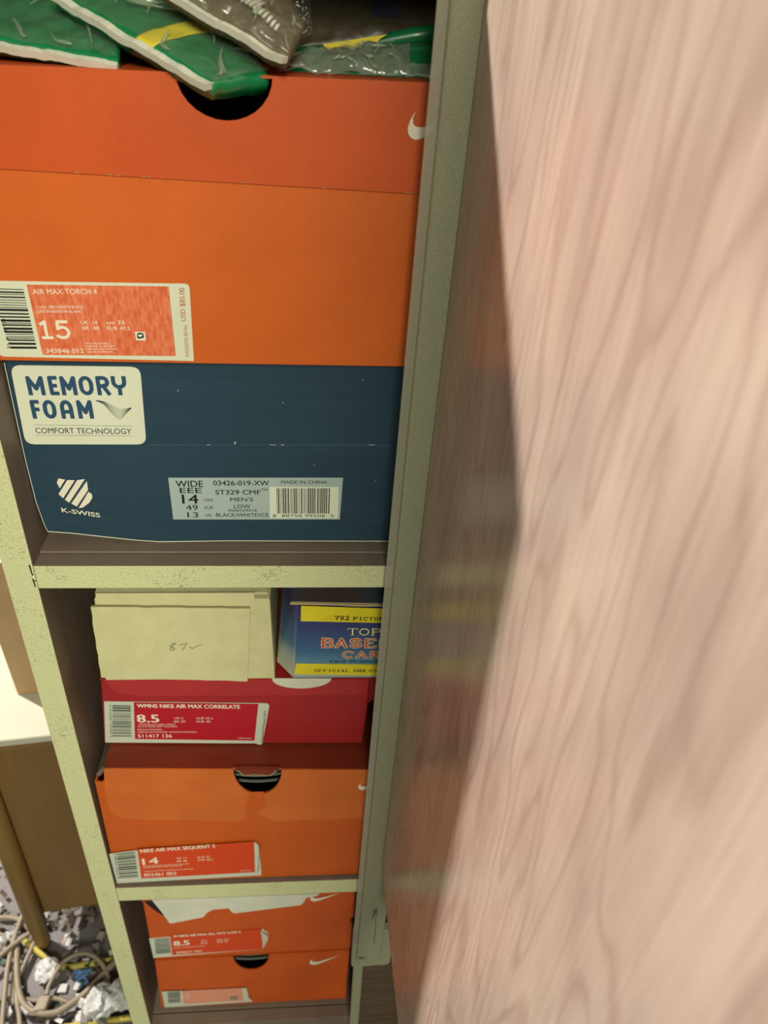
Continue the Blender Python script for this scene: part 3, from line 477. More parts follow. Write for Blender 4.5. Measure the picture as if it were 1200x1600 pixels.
# front stile, leaning very slightly, the door hangs on it
def lean(z): return 0.0126 * z
b = MB()
zt, zb = .012, -.868
b.hexa([(.0505 + lean(zb) + .0087, .4065, zb), (.0765 + lean(zb) + .0087, .4065, zb), (.0765 + lean(zb) + .0087, .4195, zb), (.0505 + lean(zb) + .0087, .4195, zb),
        (.0590 + lean(zt), .4065, zt), (.0880 + lean(zt), .4065, zt), (.0880 + lean(zt), .4195, zt), (.0590 + lean(zt), .4195, zt)], 'post')
for z0, z1, x in ((-.79, -.765, .0645), (-.83, -.79, .0650)):
    b.face([(x, .4063, z1), (x + .0012, .4063, z1), (x + .0008, .4063, z0), (x, .4063, z0)], 'k2')
b.poly([(.0535 + .004 * math.cos(a), .4063, -.858 + .0025 * math.sin(a)) for a in [k * .7 for k in range(9)]], 'k2')
b.poly([(.0615, .4063, -.762), (.0665, .4063, -.758), (.0655, .4063, -.765), (.0605, .4063, -.784)], 'k2')
st = b.build('front_stile', shelf, bevel=.0022); st['label'] = 'sage painted front post'
b = MB()
b.hexa([(.0455 + lean(zb) + .0087, .4095, zb + .03), (.0505 + lean(zb) + .0087, .4095, zb + .03), (.0505 + lean(zb) + .0087, .4115, zb + .03), (.0455 + lean(zb) + .0087, .4115, zb + .03),
        (.0535 + lean(zt), .4095, zt), (.0590 + lean(zt), .4095, zt), (.0590 + lean(zt), .4115, zt), (.0535 + lean(zt), .4115, zt)], 'ghost')
g = b.build('edge_ghost', shelf); g['label'] = 'see-through ghost edge of the front post'  # added see-through strip for the ghosted double of the post edge
b = MB(); b.prism(rounded([(.0435, -.889), (.086, -.886), (.086, -.812), (.0435, -.815)], .006), .4115, .4195, 'post'); b.build('foot_plate', shelf, bevel=.0015)
b = MB(); b.box(.0565, .116, .4125, .4195, FZ, -.889, 'kick'); b.build('kick_board', shelf)
b = MB(); b.box(.0465, .0565, .4125, .4195, FZ, -.889, 'post'); b.build('edge_strip', shelf)

# ------------------------------------------------------------------ the wooden door
door = thing('cabinet_door', (.08, .1, -.69), 'large pinkish wood veneer door standing open beside the shoe boxes', 'door')
def dx(y, z): return .0742 + lean(z) + .030 * (.405 - y)
b = MB(); y0, y1, z0, z1 = -.25, .4055, -.685, .50
b.hexa([(dx(y0, z0), y0, z0), (dx(y0, z0) + .018, y0, z0), (dx(y1, z0) + .018, y1, z0), (dx(y1, z0), y1, z0),
        (dx(y0, z1), y0, z1), (dx(y0, z1) + .018, y0, z1), (dx(y1, z1) + .018, y1, z1), (dx(y1, z1), y1, z1)], 'wood')
b.build('door_panel', door, bevel=.001)
for zc in (-.55, -.1):
    b = MB(); b.tube([(dx(.408, zc) + .021, .4055, zc - .03), (dx(.408, zc) + .021, .4055, zc + .03)], .0035, 'k2', 10); b.build('hinge', door)

# ------------------------------------------------------------------ shoe boxes
def notch_top(TL, TR, cx, hw, dep, n=14, pw=1.0):
    """points along a top edge from left to right with a scooped thumb hole"""
    TL, TR = Vector(TL), Vector(TR)
    def at(x): return TL.y + (TR.y - TL.y) * (x - TL.x) / (TR.x - TL.x)
    pts = [tuple(TL)]
    for k in range(n + 1):
        a = math.pi * (1 - k / n); x = cx + hw * math.cos(a); pts.append((x, at(x) - dep * math.sin(a) ** pw))
    pts.append(tuple(TR)); return pts
def shell(b, BL, BR, TR, TL, Y, D, t, m, inn, top=None):
    """open-topped carton; the corners are its front face, top = front edge points between TL and TR"""
    tp = top or [TL, TR]
    b.prism([BL, BR] + list(reversed(tp)), Y, Y + t, m, inn)
    b.prism([BL, BR, TR, TL], Y + D - t, Y + D, m)
    for (Bx, Bz), (Tx, Tz), s in ((BL, TL, 1), (BR, TR, -1)):
        xs = sorted((0, s * t))
        b.hexa([(Bx + xs[0], Y + t, Bz), (Bx + xs[1], Y + t, Bz), (Bx + xs[1], Y + D - t, Bz), (Bx + xs[0], Y + D - t, Bz),
                (Tx + xs[0], Y + t, Tz), (Tx + xs[1], Y + t, Tz), (Tx + xs[1], Y + D - t, Tz), (Tx + xs[0], Y + D - t, Tz)], m)
    b.hexa([(BL[0] + t, Y + t, BL[1]), (BR[0] - t, Y + t, BR[1]), (BR[0] - t, Y + D - t, BR[1]), (BL[0] + t, Y + D - t, BL[1]),
            (BL[0] + t, Y + t, BL[1] + t), (BR[0] - t, Y + t, BR[1] + t), (BR[0] - t, Y + D - t, BR[1] + t), (BL[0] + t, Y + D - t, BL[1] + t)], inn)
def lid_mesh(b, TL, TR, Y, D, t, m, skirt, side_drop, topm=None):
    """lid: flat top, side skirts, and a front skirt given as an outline in x-z"""
    b.prism(skirt, Y, Y + t, m, 'inner')
    tm = topm or m
    b.hexa([(TL[0], Y + t, TL[1] - t), (TR[0], Y + t, TR[1] - t), (TR[0], Y + D, TR[1] - t), (TL[0], Y + D, TL[1] - t),
            (TL[0], Y + t, TL[1]), (TR[0], Y + t, TR[1]), (TR[0], Y + D, TR[1]), (TL[0], Y + D, TL[1])], tm)
    for (x, z), s in ((TL, 1), (TR, -1)):
        xs = sorted((0, s * t)); d = side_drop
        b.box(x + xs[0], x + xs[1], Y + t, Y + D, z - t - d, z - t, m)
    b.box(TL[0], TR[0], Y + D, Y + D + t, min(TL[1], TR[1]) - d, min(TL[1], TR[1]), m)
def label_sheet(parent, outline, y, paper, items=None, names=None, extra=None, name='label'):
    b = MB(); b.keep = True
    b.prism(outline, y - .0004, y, paper)
    bm_fix(b)
    if items: put_prints(b, items, y - .0006, names or {})
    if extra: extra(b)
    return b.build(name, parent)
def bm_fix(b): pass

# 1. big orange box, size 15
Y = .435
bx = thing('shoe_box', (-.04, Y, -.192), 'largest orange shoe box, size 15 label, on top of the navy box', 'box', 'shoe boxes on the shelves')
TL, TR, BL, BR = (-.1835, -.0413), (.0860, -.0376), (-.1835, -.1927), (.0850, -.1905)
np_ = notch_top(TL, TR, -.0450, .0235, .0205)
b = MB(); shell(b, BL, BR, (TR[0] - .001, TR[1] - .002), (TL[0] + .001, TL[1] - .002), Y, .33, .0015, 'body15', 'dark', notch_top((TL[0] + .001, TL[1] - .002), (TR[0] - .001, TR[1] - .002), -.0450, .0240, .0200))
b.build('body', bx, bevel=.0005)
b = MB()
sk = [(-.1837, -.0869), (.0860, -.0910)] + list(reversed(np_))
lid_mesh(b, TL, TR, Y - .0014, .332, .0013, 'lid15', sk, .045)
swoosh(b, .0467, -.0642, .0295, Y - .0016)
rnd = random.Random(2)
for k in range(26):                                               # worn white flecks along the lid edge
    x = -.135 + rnd.random() * .205; z = -.0872 - (x + .1617) * .0038 / .2477 + .0001
    if rnd.random() < (.9 if x < -.095 or x > .035 else .35):
        b.face([(x, Y - .0016, z), (x + rnd.random() * .003, Y - .0016, z), (x + .002, Y - .0016, z + .0003), (x, Y - .0016, z + .0003)], 'fray')
b.build('lid', bx)
lab = rounded([(-.1828, -.1900), (-.0718, -.1900), (-.0705, -.1436), (-.1828, -.1456)], .0030, corners=(0, 2))
label_sheet(bx, lab, Y - .0001, 'sticker', [it for it in PRINTS['torch']], {'field': 'field15'})

# 2. navy box
Y = .446
bx = thing('shoe_box', (-.05, Y, -.333), 'navy blue shoe box with a white foam panel print, crushed at its lower left corner', 'box', 'shoe boxes on the shelves')
b = MB()
outl = [(-.1475, -.3284), (-.1086, -.3330), (-.06, -.3318), (.080, -.3318), (.080, -.1955), (-.1852, -.1970), (-.1866, -.2303), (-.1872, -.2674), (-.1868, -.3000), (-.1850, -.3180), (-.1835, -.3240), (-.168, -.3255)]
b.prism(outl, Y, Y + .31, 'navy')
ed = [(-.1835, -.3240), (-.168, -.3253), (-.1475, -.3282), (-.125, -.3312), (-.1086, -.3326), (-.06, -.3316), (.075, -.3316)]
stroke(b, ed, .0007, Y - .0003, 'sticker')
stroke(b, [(-.1858, -.1990), (-.1864, -.2303), (-.1870, -.2674), (-.1866, -.3000), (-.1848, -.3180), (-.1835, -.3240)], .0005, Y - .0003, 'stickery')
rnd = random.Random(8)
def zc(x): return -.2541 + (x + .1083) * .0026 / .167
stroke(b, [(-.1083, zc(-.1083)), (.0591, zc(.0591))], .0003, Y - .0002, 'crease')
for x0, ln in ((-.070, .002), (-.0295, .004), (-.022, .002), (.036, .004), ):
    z = zc(x0) if x0 > -.15 else -.2972
    if ln: stroke(b, [(x0, z + rnd.uniform(-.0002, .0003)), (x0 + ln * .5, z), (x0 + ln, z + rnd.uniform(-.0002, .0003))], .0003 + .0002 * rnd.random(), Y - .0003, 'stickery')
stroke(b, [(-.0520, -.2525), (-.0515, -.2508)], .0007, Y - .0003, 'sticker')
for x, z in ((.0, -.268), (.042, -.28), (-.085, -.215), (-.02, -.222), (.03, -.205)):
    b.poly([(x + .0004 * math.cos(a), Y - .0003, z + .0004 * math.sin(a)) for a in [k * 1.26 for k in range(5)]], 'stickery')
put_prints(b, PRINTS['blueprint'], Y - .0003, {})
b.build('body', bx, bevel=.0008)
b = MB(); b.prism([(-.1835, -.2512), (.080, -.2490), (.080, -.1948), (-.1835, -.1963)], Y + .3102, Y + .3112, 'navy'); b.build('lid', bx)
q = rounded([(-.1845, -.2548), (-.1087, -.2537), (-.1062, -.1995), (-.1827, -.2003)], .006, 5)
label_sheet(bx, q, Y - .0001, 'sticker', PRINTS['memory'], {}, name='foam_panel')['label'] = 'rounded white printed panel'
q = [(-.0973, -.3131), (.0182, -.3124), (.0196, -.2777), (-.0974, -.2791)]
label_sheet(bx, q, Y - .0001, 'greylabel', PRINTS['kslabel'], {})['label'] = 'grey barcode label'

# 3. tan card box marked 87
Y = .446
bx = thing('card_box', (-.1, Y, -.478), 'plain tan cardboard box with pencilled 87 on its end', 'box')
b = MB()
b.hexa([(-.1665, Y + .0015, -.4735), (-.0312, Y + .0015, -.4740), (-.0335, Y + .25, -.474), (-.1655, Y + .25, -.474),
        (-.1625, Y + .0015, -.3870), (-.0330, Y + .0015, -.3880), (-.0340, Y + .25, -.388), (-.162, Y + .25, -.387)], 'kraft')
b.build('body', bx, bevel=.0008)
b = MB(); rnd = random.Random(5)
top = [(-.1648 + k * (.1169) / 18, -.3921 - .0021 * k / 18 + rnd.uniform(-.0003, .0004)) for k in range(19)]
lft = [(-.1682 + .0034 * k / 9 + rnd.uniform(-.0004, .0004), -.4664 + .0743 * k / 9) for k in range(9)]
bot = [(-.0532 - .1149 * k / 14, -.4730 + .0062 * k / 14 + rnd.uniform(-.0003, .0003)) for k in range(14)]
b.prism(list(reversed(bot + [(-.1682, -.4664)] + lft[1:] + top)), Y - .002, Y, 'kraft', side='fray')
put_prints(b, PRINTS['tan'], Y - .0023, {})
b.build('end_flap', bx)
b = MB()                                                          # lid with a torn lip above the end
lip = [(-.1600 + k * .0068, -.3890 + rnd.uniform(-.0011, .0008)) for k in range(18)]
b.prism(lip + [(-.0440, -.3800), (-.1600, -.3800)], Y - .0005, Y + .001, 'kraft', side='fray')
b.hexa([(-.1605, Y + .001, -.3815), (-.0345, Y + .001, -.3825), (-.0345, Y + .25, -.3825), (-.160, Y + .25, -.3815),
        (-.1605, Y + .001, -.3800), (-.0345, Y + .001, -.3808), (-.0345, Y + .25, -.3808), (-.160, Y + .25, -.3800)], 'kraft')
b.build('lid', bx)

# 4. blue baseball card box
Y = .440
bx = thing('card_box', (.02, Y, -.4705), 'blue and yellow trading card box with red lettering, half behind the post', 'box')
b = MB(); D = .16
fl = [(-.0155, -.4650), (.0940, -.4668), (.0940, -.3930), (-.0103, -.3895)]
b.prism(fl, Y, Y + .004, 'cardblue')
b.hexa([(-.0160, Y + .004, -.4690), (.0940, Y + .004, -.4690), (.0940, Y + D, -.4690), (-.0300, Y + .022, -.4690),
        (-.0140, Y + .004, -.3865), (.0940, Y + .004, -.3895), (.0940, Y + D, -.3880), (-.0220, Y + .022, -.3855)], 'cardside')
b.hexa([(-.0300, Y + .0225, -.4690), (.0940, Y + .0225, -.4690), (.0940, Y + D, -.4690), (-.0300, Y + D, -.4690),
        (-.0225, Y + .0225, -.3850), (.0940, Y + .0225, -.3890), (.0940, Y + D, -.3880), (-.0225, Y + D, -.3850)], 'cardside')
put_prints(b, PRINTS['card'], Y - .0004, {})
b.build('body', bx)
b = MB()
b.hexa([(-.0165, Y + .001, -.3868), (.0940, Y + .001, -.3906), (.0940, Y + D, -.3880), (-.0195, Y + D, -.3850),
        (-.0165, Y + .001, -.3848), (.0940, Y + .001, -.3886), (.0940, Y + D, -.3860), (-.0195, Y + D, -.3830)], 'cardtop', 'fray')
rnd = random.Random(3)
b.tube([(-.0175 + k * .0094, Y + .0005, -.3860 - k * .0038 / 9.9 + rnd.uniform(-.0004, .0004)) for k in range(11)], .0011, 'fray', 6)
b.face([(.012, Y + .012, -.3858), (.0165, Y + .010, -.3861), (.076, Y + .004, -.3885), (.076, Y + .008, -.3884)], 'stickery')
b.build('lid', bx)

# 5. red box
Y = .450
bx = thing('shoe_box', (-.06, Y, -.556), 'red shoe box under the tan and the card boxes', 'box', 'shoe boxes on the shelves')
TL, TR, BL, BR = (-.1715, -.4745), (.0540, -.4775), (-.1795, -.5530), (.0440, -.5605)
b = MB()
b.prism([BL, BR, (.0470, -.5090), (.0472, TR[1] - .001), (TL[0] + .0005, TL[1] - .001)], Y, Y + .310, 'red', 'red')
b.poly([(-.1690, Y - .0003, -.4750), (-.1645, Y - .0003, -.4850), (-.1569, Y - .0003, -.4920), (-.140, Y - .0003, -.4945), (.0465, Y - .0003, -.4975), (.0468, Y - .0003, -.4785)], 'redflap')
b.build('body', bx, bevel=.0006)
b = MB(); b.hexa([(-.1720, Y, TL[1] - .0015), (.0540, Y, TR[1] - .0015), (.0540, Y + .312, TR[1] - .0015), (-.1720, Y + .312, TL[1] - .0015),
                  (-.1720, Y, TL[1]), (.0540, Y, TR[1]), (.0540, Y + .312, TR[1]), (-.1720, Y + .312, TL[1])], 'red')
b.prism([(.0475, -.5090), (.0545, -.5020), (.0540, -.4775), (.0475, -.4775)], Y + .001, Y + .311, 'red')
b.build('lid', bx)
b = MB(); b.prism([(-.0337, -.4758)] + [(-.0092 + .0245 * math.cos(math.radians(180 + k * 15)), -.4765 - .0115 * math.sin(math.radians(k * 15))) for k in range(1, 12)] + [(.0153, -.4768)], Y - .0008, Y - .0002, 'tissue')
b.build('paper_tab', bx)['label'] = 'white half-round paper tab'
q = rounded([(-.1783, -.5516), (-.0500, -.5570), (-.0470, -.5594), (-.0442, -.5580), (-.0367, -.5075), (-.0390, -.5055), (-.1719, -.5001)], .002, corners=(2, 3, 4))
label_sheet(bx, q, Y - .0004, 'stickery', PRINTS['red'], {'field': 'fieldred'})

# 6. orange box, size 14
Y = .425
bx = thing('shoe_box', (-.06, Y, -.7285), 'orange shoe box with maroon lid top and bent front flap, size 14', 'box', 'shoe boxes on the shelves')
BL, BR = (-.1870, -.7278), (.0760, -.7278)
TL, TR = (-.1750, -.5560), (.0760, -.5660)
b = MB()
tp = [(-.1846, -.5715), (-.1800, -.5735), (-.1750, -.5700)] + notch_top((-.1745, -.5580), (TR[0], TR[1] - .0015), -.0470, .0212, .0320)[0:]
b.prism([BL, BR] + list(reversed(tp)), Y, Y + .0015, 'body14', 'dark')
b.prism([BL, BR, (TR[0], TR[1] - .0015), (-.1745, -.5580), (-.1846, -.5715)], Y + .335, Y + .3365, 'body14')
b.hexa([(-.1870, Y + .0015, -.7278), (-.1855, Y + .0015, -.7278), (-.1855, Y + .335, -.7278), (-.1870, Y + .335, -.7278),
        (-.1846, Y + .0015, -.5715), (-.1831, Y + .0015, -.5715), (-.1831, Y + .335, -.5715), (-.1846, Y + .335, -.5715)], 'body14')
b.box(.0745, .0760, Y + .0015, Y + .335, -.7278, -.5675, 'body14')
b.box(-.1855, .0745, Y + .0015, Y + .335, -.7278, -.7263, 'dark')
b.build('body', bx)
b = MB()
sk = [(-.1742, -.5540), (-.1775, -.5800), (-.1785, -.6020), (-.1760, -.6150), (-.1705, -.6225), (-.1620, -.6250), (-.0672, -.6335), (-.0500, -.6220), (-.0350, -.6340), (.0760, -.6350)] + list(reversed(notch_top((-.1742, -.5540), (.0760, -.5655), -.0470, .0206, .0345)[1:]))
b.prism(list(reversed(sk)), Y - .0013, Y - .0001, 'flap14', 'inner')
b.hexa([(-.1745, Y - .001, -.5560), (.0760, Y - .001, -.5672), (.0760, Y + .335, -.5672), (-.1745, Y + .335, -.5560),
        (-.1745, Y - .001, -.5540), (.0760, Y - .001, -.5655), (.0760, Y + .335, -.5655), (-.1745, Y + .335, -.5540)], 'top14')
b.prism([(-.1745, -.5555), (-.1830, -.5660), (-.1838, -.5710), (-.1800, -.5690), (-.1745, -.5600)], Y + .004, Y + .33, 'inner')
b.prism([(-.0672, -.5570), (-.0585, -.5685), (-.0500, -.5672), (-.0370, -.5690), (-.0268, -.5590)], Y - .0004, Y + .0012, 'top14')
stroke(b, [(-.0672, -.5575), (-.0585, -.5687), (-.0500, -.5674), (-.0370, -.5692), (-.0268, -.5595)], .0009, Y - .0006, 'fray')
swoosh(b, .0405, -.5915, .0250, Y - .0016)
b.poly([(-.0545, Y - .0015, -.5900), (-.0430, Y - .0015, -.5900), (-.0410, Y - .0015, -.6130), (-.0590, Y - .0015, -.6270), (-.0600, Y - .0015, -.6120)], 'body14')
b.build('lid', bx)
b = MB()
for k, (zz, r) in enumerate(((-.572, .0012), (-.579, .0012), (-.588, .0014))):
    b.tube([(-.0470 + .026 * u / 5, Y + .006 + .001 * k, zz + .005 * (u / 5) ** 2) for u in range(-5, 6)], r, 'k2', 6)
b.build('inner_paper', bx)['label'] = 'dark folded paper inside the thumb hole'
q = rounded([(-.1868, -.7262), (-.0492, -.7215), (-.0488, -.7180), (-.0500, -.6700), (-.0540, -.6648), (-.1640, -.6730), (-.1872, -.6768)], .0025, corners=(2, 3, 4))
label_sheet(bx, q, Y - .0014, 'stickery', PRINTS['seq'], {'field': 'fieldor'})

# 7. orange box with white paper
Y = .435
bx = thing('shoe_box', (-.06, Y, -.8985), 'orange shoe box with torn white paper hanging over its front', 'box', 'shoe boxes on the shelves')
b = MB()
BL, BR, TR, TL = (-.1735, -.8985), (.0440, -.8955), (.0455, -.7765), (-.1712, -.7800)
b.prism([BL, BR, (.0445, -.8420), (.0415, -.8410), (.0420, -.8300), (.0455, -.8290), TR, TL], Y, Y + .31, 'body85')
swoosh(b, -.0020, -.7930, .0300, Y - .0004, rot=-.10)
b.build('body', bx, bevel=.0006)
b = MB(); b.prism([(-.1720, -.7805), (.0462, -.7770), (.0462, -.7755), (-.1720, -.7785)], Y - .0005, Y + .312, 'body85'); b.build('lid', bx)
b = MB()
pp = [(-.1610, -.7760), (-.1540, -.7990), (-.1479, -.8223), (-.1127, -.8123), (-.1080, -.8035), (-.1025, -.7985), (-.0854, -.7969), (-.0835, -.8040), (-.0800, -.8072), (-.0113, -.7962), (-.0075, -.7900), (-.0060, -.7830), (.0050, -.7800), (.0080, -.7765)]
b.prism(pp, Y - .0022, Y - .0010, 'tissue'); b.box(-.1600, .0080, Y - .0010, Y + .05, -.7750, -.7742, 'tissue')
b.build('paper_sheet', bx)['label'] = 'torn white paper'
b = MB(); b.prism([(-.1700, -.7800), (-.1605, -.7790), (-.1545, -.7990), (-.1480, -.8110), (-.1545, -.8080), (-.1620, -.7960)], Y - .0008, Y - .0004, 'dark'); b.build('tear', bx)
q = [(-.1731, -.8957), (-.0535, -.8870), (-.0470, -.8640), (-.0470, -.8520), (-.0527, -.8445), (-.1732, -.8543)]
label_sheet(bx, q, Y - .0001, 'stickery', PRINTS['allout'], {'field': 'fieldor'},
            extra=lambda b: b.hexa([(-.0527, Y - .0012, -.8830), (-.0470, Y - .004, -.8600), (-.0472, Y - .0036, -.8600), (-.0529, Y - .0008, -.8830), (-.0545, Y - .0012, -.8470), (-.0475, Y - .004, -.8520), (-.0477, Y - .0036, -.8520), (-.0547, Y - .0008, -.8470)], 'stickery'))

# 8. lowest orange box
Y = .440
bx = thing('shoe_box', (-.06, Y, -1.028), 'lowest orange shoe box with thumb hole and faded pink label', 'box', 'shoe boxes on the shelves')
BL, BR, TR, TL = (-.1790, -1.0270), (.0425, -1.0270), (.0432, -.9065), (-.1738, -.9105)
b = MB(); shell(b, BL, BR, (TR[0] - .001, TR[1] - .002), (TL[0] + .001, TL[1] - .002), Y, .31, .0015, 'body85', 'dark', notch_top((TL[0] + .001, TL[1] - .002), (TR[0] - .001, TR[1] - .002), -.0677, .0205, .0330))
b.build('body', bx)
b = MB()
sk = [(-.1765, -.9760), (-.1400, -.9830), (-.0700, -.9810), (-.0200, -.9760), (.0428, -.9660)] + list(reversed(notch_top(TL, TR, -.0677, .0200, .0335)))
lid_mesh(b, TL, TR, Y - .0014, .312, .0013, 'body85', sk, .04)
swoosh(b, -.0020, -.9365, .0340, Y - .0017, rot=.0)
b.build('lid', bx)
b = MB()
for k, zz in enumerate((-.921, -.931)): b.tube([(-.0677 + .022 * u / 5, Y + .006, zz + .004 * (u / 5) ** 2) for u in range(-5, 6)], .0015, 'k2', 6)
b.build('inner_paper', bx)
q = [(-.1743, -1.0225), (-.0700, -1.0190), (-.0745, -1.0080), (-.0760, -.9840), (-.1740, -.9829)]
label_sheet(bx, q, Y - .0016, 'stickery', PRINTS['bottom'], {})['label'] = 'faded pink label'

# ------------------------------------------------------------------ plastic packs on the top box
def patch_pt(q, u, v, n, amp, seed, freq=90, pillow=0.0):
    BL, BR, TR, TL = [Vector(p) for p in q]
    p = (BL * (1 - u) + BR * u) * (1 - v) + (TL * (1 - u) + TR * u) * v
    w = noise.fractal(p * freq + Vector((seed, seed * 2.3, 0)), 1.0, 2.0, 4) * amp
    r = noise.ridged_multi_fractal(p * freq * .45 + Vector((seed * 3.1, 0, seed)), 1.0, 2.0, 3, 1.0, 2.0) * amp * .6
    return p + n * (w + r * .7 + pillow * (4 * u * (1 - u)) ** .5 * (4 * v * (1 - v)) ** .5)
def patch(b, q, m, nu=60, nv=24, amp=.0012, seed=1.0, thick=.012, freq=90, pillow=.004, u0=0, u1=1, v0=0, v1=1, lift=0.0, edge=None):
    Q = [Vector(p) for p in q]
    n = ((Q[1] - Q[0]).cross(Q[3] - Q[0])).normalized()
    if n.y > 0: n = -n
    g = []; base = len(b.v)
    for j in range(nv + 1):
        for i in range(nu + 1):
            u = u0 + (u1 - u0) * i / nu; v = v0 + (v1 - v0) * j / nv
            b.v.append(patch_pt(q, u, v, n, amp, seed, freq, pillow) + n * lift)
    W = nu + 1; i_m = b.mid(m)
    for j in range(nv):
        for i in range(nu):
            a = base + j * W + i; b.f.append([a, a + 1, a + W + 1, a + W]); b.mi.append(i_m)
    if thick:
        rim = [base + i for i in range(W)] + [base + j * W + nu for j in range(1, nv + 1)] + [base + nv * W + i for i in reversed(range(nu))] + [base + j * W for j in reversed(range(1, nv))]
        bb = len(b.v); b.v += [b.v[k] - n * thick for k in rim]
        ie = b.mid(edge or m); R = len(rim)
        for k in range(R):
            k2 = (k + 1) % R; b.f.append([rim[k2], rim[k], bb + k, bb + k2]); b.mi.append(ie)
        b.f.append([bb + k for k in reversed(range(R))]); b.mi.append(ie)
    return n
def seam_strip(b, q, side, w, m, amp, seed, freq, pillow, n=50, lift=.0006):
    """flat welded border along the bottom edge of a pack, drawn as a thick ribbon"""
    Q = [Vector(p) for p in q]; nn = ((Q[1] - Q[0]).cross(Q[3] - Q[0])).normalized()
    if nn.y > 0: nn = -nn
    dn = (Q[0] - Q[3]).normalized()
    A = [patch_pt(q, i / n, 0, nn, amp, seed, freq, pillow) for i in range(n + 1)]
    for i in range(n):
        a, c = A[i], A[i + 1]; d = dn * w
        b.hexa([a + d + nn * lift, c + d + nn * lift, c + d - nn * .003, a + d - nn * .003, a + nn * lift, c + nn * lift, c - nn * .003, a - nn * .003], m)
def glint_ridges(b, q, n, seed, lift, pillow, ln=(.25, .6), wd=(.0010, .0026), amp=.0012, vr=(.08, .92)):
    """light streaks on the film creases, added as short pale ridges tapering at both ends"""
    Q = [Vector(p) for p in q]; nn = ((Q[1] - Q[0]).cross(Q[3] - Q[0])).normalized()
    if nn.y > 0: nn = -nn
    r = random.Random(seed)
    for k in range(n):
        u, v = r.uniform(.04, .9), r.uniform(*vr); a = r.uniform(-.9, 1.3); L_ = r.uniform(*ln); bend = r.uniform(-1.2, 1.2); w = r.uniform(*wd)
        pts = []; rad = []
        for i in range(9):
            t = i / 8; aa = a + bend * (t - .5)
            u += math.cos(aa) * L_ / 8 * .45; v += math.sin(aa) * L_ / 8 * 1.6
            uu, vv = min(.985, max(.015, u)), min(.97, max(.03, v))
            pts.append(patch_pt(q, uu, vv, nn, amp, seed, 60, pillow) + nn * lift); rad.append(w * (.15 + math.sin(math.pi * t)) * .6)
        b.tube(pts, rad, 'glint', 6)  # milky tubes stand in for glints on the film
PG = 'plastic packs on the largest box'
def pack(name, label, q, m, amp, seed, thick, pillow, freq=90, seam=0, cat='pack', smooth=True, partname='pouch'):
    Q = [Vector(p) for p in q]; c = (Q[0] + Q[1]) / 2
    t = thing(name, tuple(c), label, cat, PG)
    b = MB(); patch(b, q, m, amp=amp, seed=seed, thick=thick, pillow=pillow, freq=freq); b.build(partname, t, smooth=smooth)
    if seam:
        b = MB(); seam_strip(b, q, 0, seam, 'seam', amp, seed, freq, pillow); b.build('seam', t)['label'] = 'white welded seam'
    return t
qg = [(-.1716, .515, -.0256), (-.0964, .495, -.0292), (-.0796, .52, -.0040), (-.1795, .545, .000)]
pack('plastic_pouch', 'brown grey pouch lying behind the left green pack', qg, 'pouch', .001, 7.0, .008, .003)
q1 = [(-.1763, .452, -.0312), (-.0961, .438, -.0375), (-.0995, .492, -.0126), (-.1800, .515, .001)]
t1 = pack('plastic_pack', 'green plastic pack at the left end, lying flat on the orange box', q1, 'green', .0013, 2.0, .006, .003, seam=.0032)
b = MB(); patch(b, q1, 'film', amp=.0020, seed=5.0, thick=0, pillow=.004, freq=55, lift=.0022, nu=90, nv=40); glint_ridges(b, q1, 15, 5, .0030, .004); b.build('wrapper', t1, smooth=True)['label'] = 'clear wrapper'
q2 = [(-.1257, .455, -.0108), (-.0494, .420, -.0430), (-.0232, .437, -.0400), (-.0638, .49, .0030)]
t2 = pack('plastic_pack', 'green plastic pack with a yellow band, sagging over the thumb hole', q2, 'green', .0012, 3.0, .009, .003, seam=.0040)
b = MB(); patch(b, q2, 'yel', amp=.0012, seed=3.0, thick=.0004, pillow=.003, lift=.0005, u0=.515, u1=.625, nu=8, nv=24); b.build('band', t2, smooth=True)['label'] = 'yellow band'
b = MB(); patch(b, q2, 'film', amp=.0020, seed=8.0, thick=0, pillow=.0045, freq=50, lift=.0024, nu=90, nv=40); glint_ridges(b, q2, 13, 31, .0032, .0045); b.build('wrapper', t2, smooth=True)['label'] = 'clear wrapper'
q3 = [(-.0742, .437, -.0060), (-.0137, .425, -.0325), (-.0060, .440, -.0200), (-.0208, .47, .0010)]
q3 = [(x, y - .004, z + .0015) for x, y, z in q3]
t3 = pack('plastic_packet', 'clear crinkled packet with a row of pale ridges, above the yellow band', q3, 'brownbag', .0012, 4.0, .007, .004, seam=.0028)
b = MB(); Q = [Vector(p) for p in q3]; n3 = ((Q[1] - Q[0]).cross(Q[3] - Q[0])).normalized(); n3 = -n3 if n3.y > 0 else n3
for k in range(17):
    u = .18 + .68 * k / 17; v0, v1 = (.30, .50) if k < 11 else (.24, .38)
    P0 = patch_pt(q3, u, v0, n3, .0012, 4.0, 90, .004) + n3 * .0022; P1 = patch_pt(q3, u - .01, v1, n3, .0012, 4.0, 90, .004) + n3 * .0022
    b.tube([P0, (P0 + P1) / 2 + n3 * .0006, P1], .0009, 'seam', 6)
b.build('ridge_row', t3, smooth=True)['label'] = 'pale ridges under the film'
b = MB(); patch(b, q3, 'film', amp=.0022, seed=11.0, thick=0, pillow=.005, freq=60, lift=.0026, nu=90, nv=44); glint_ridges(b, q3, 22, 11, .0034, .005, ln=(.15, .4), wd=(.0006, .0014)); b.build('wrapper', t3, smooth=True)['label'] = 'clear crinkled wrapper'
q5 = [(-.0121, .487, -.0310), (.0748, .492, -.0187), (.0757, .515, .004), (-.0195, .515, .004)]
t5 = pack('plastic_pouch', 'dull brown pouch with a blue stamp behind the right green pack', q5, 'pouch', .0010, 6.0, .01, .003)
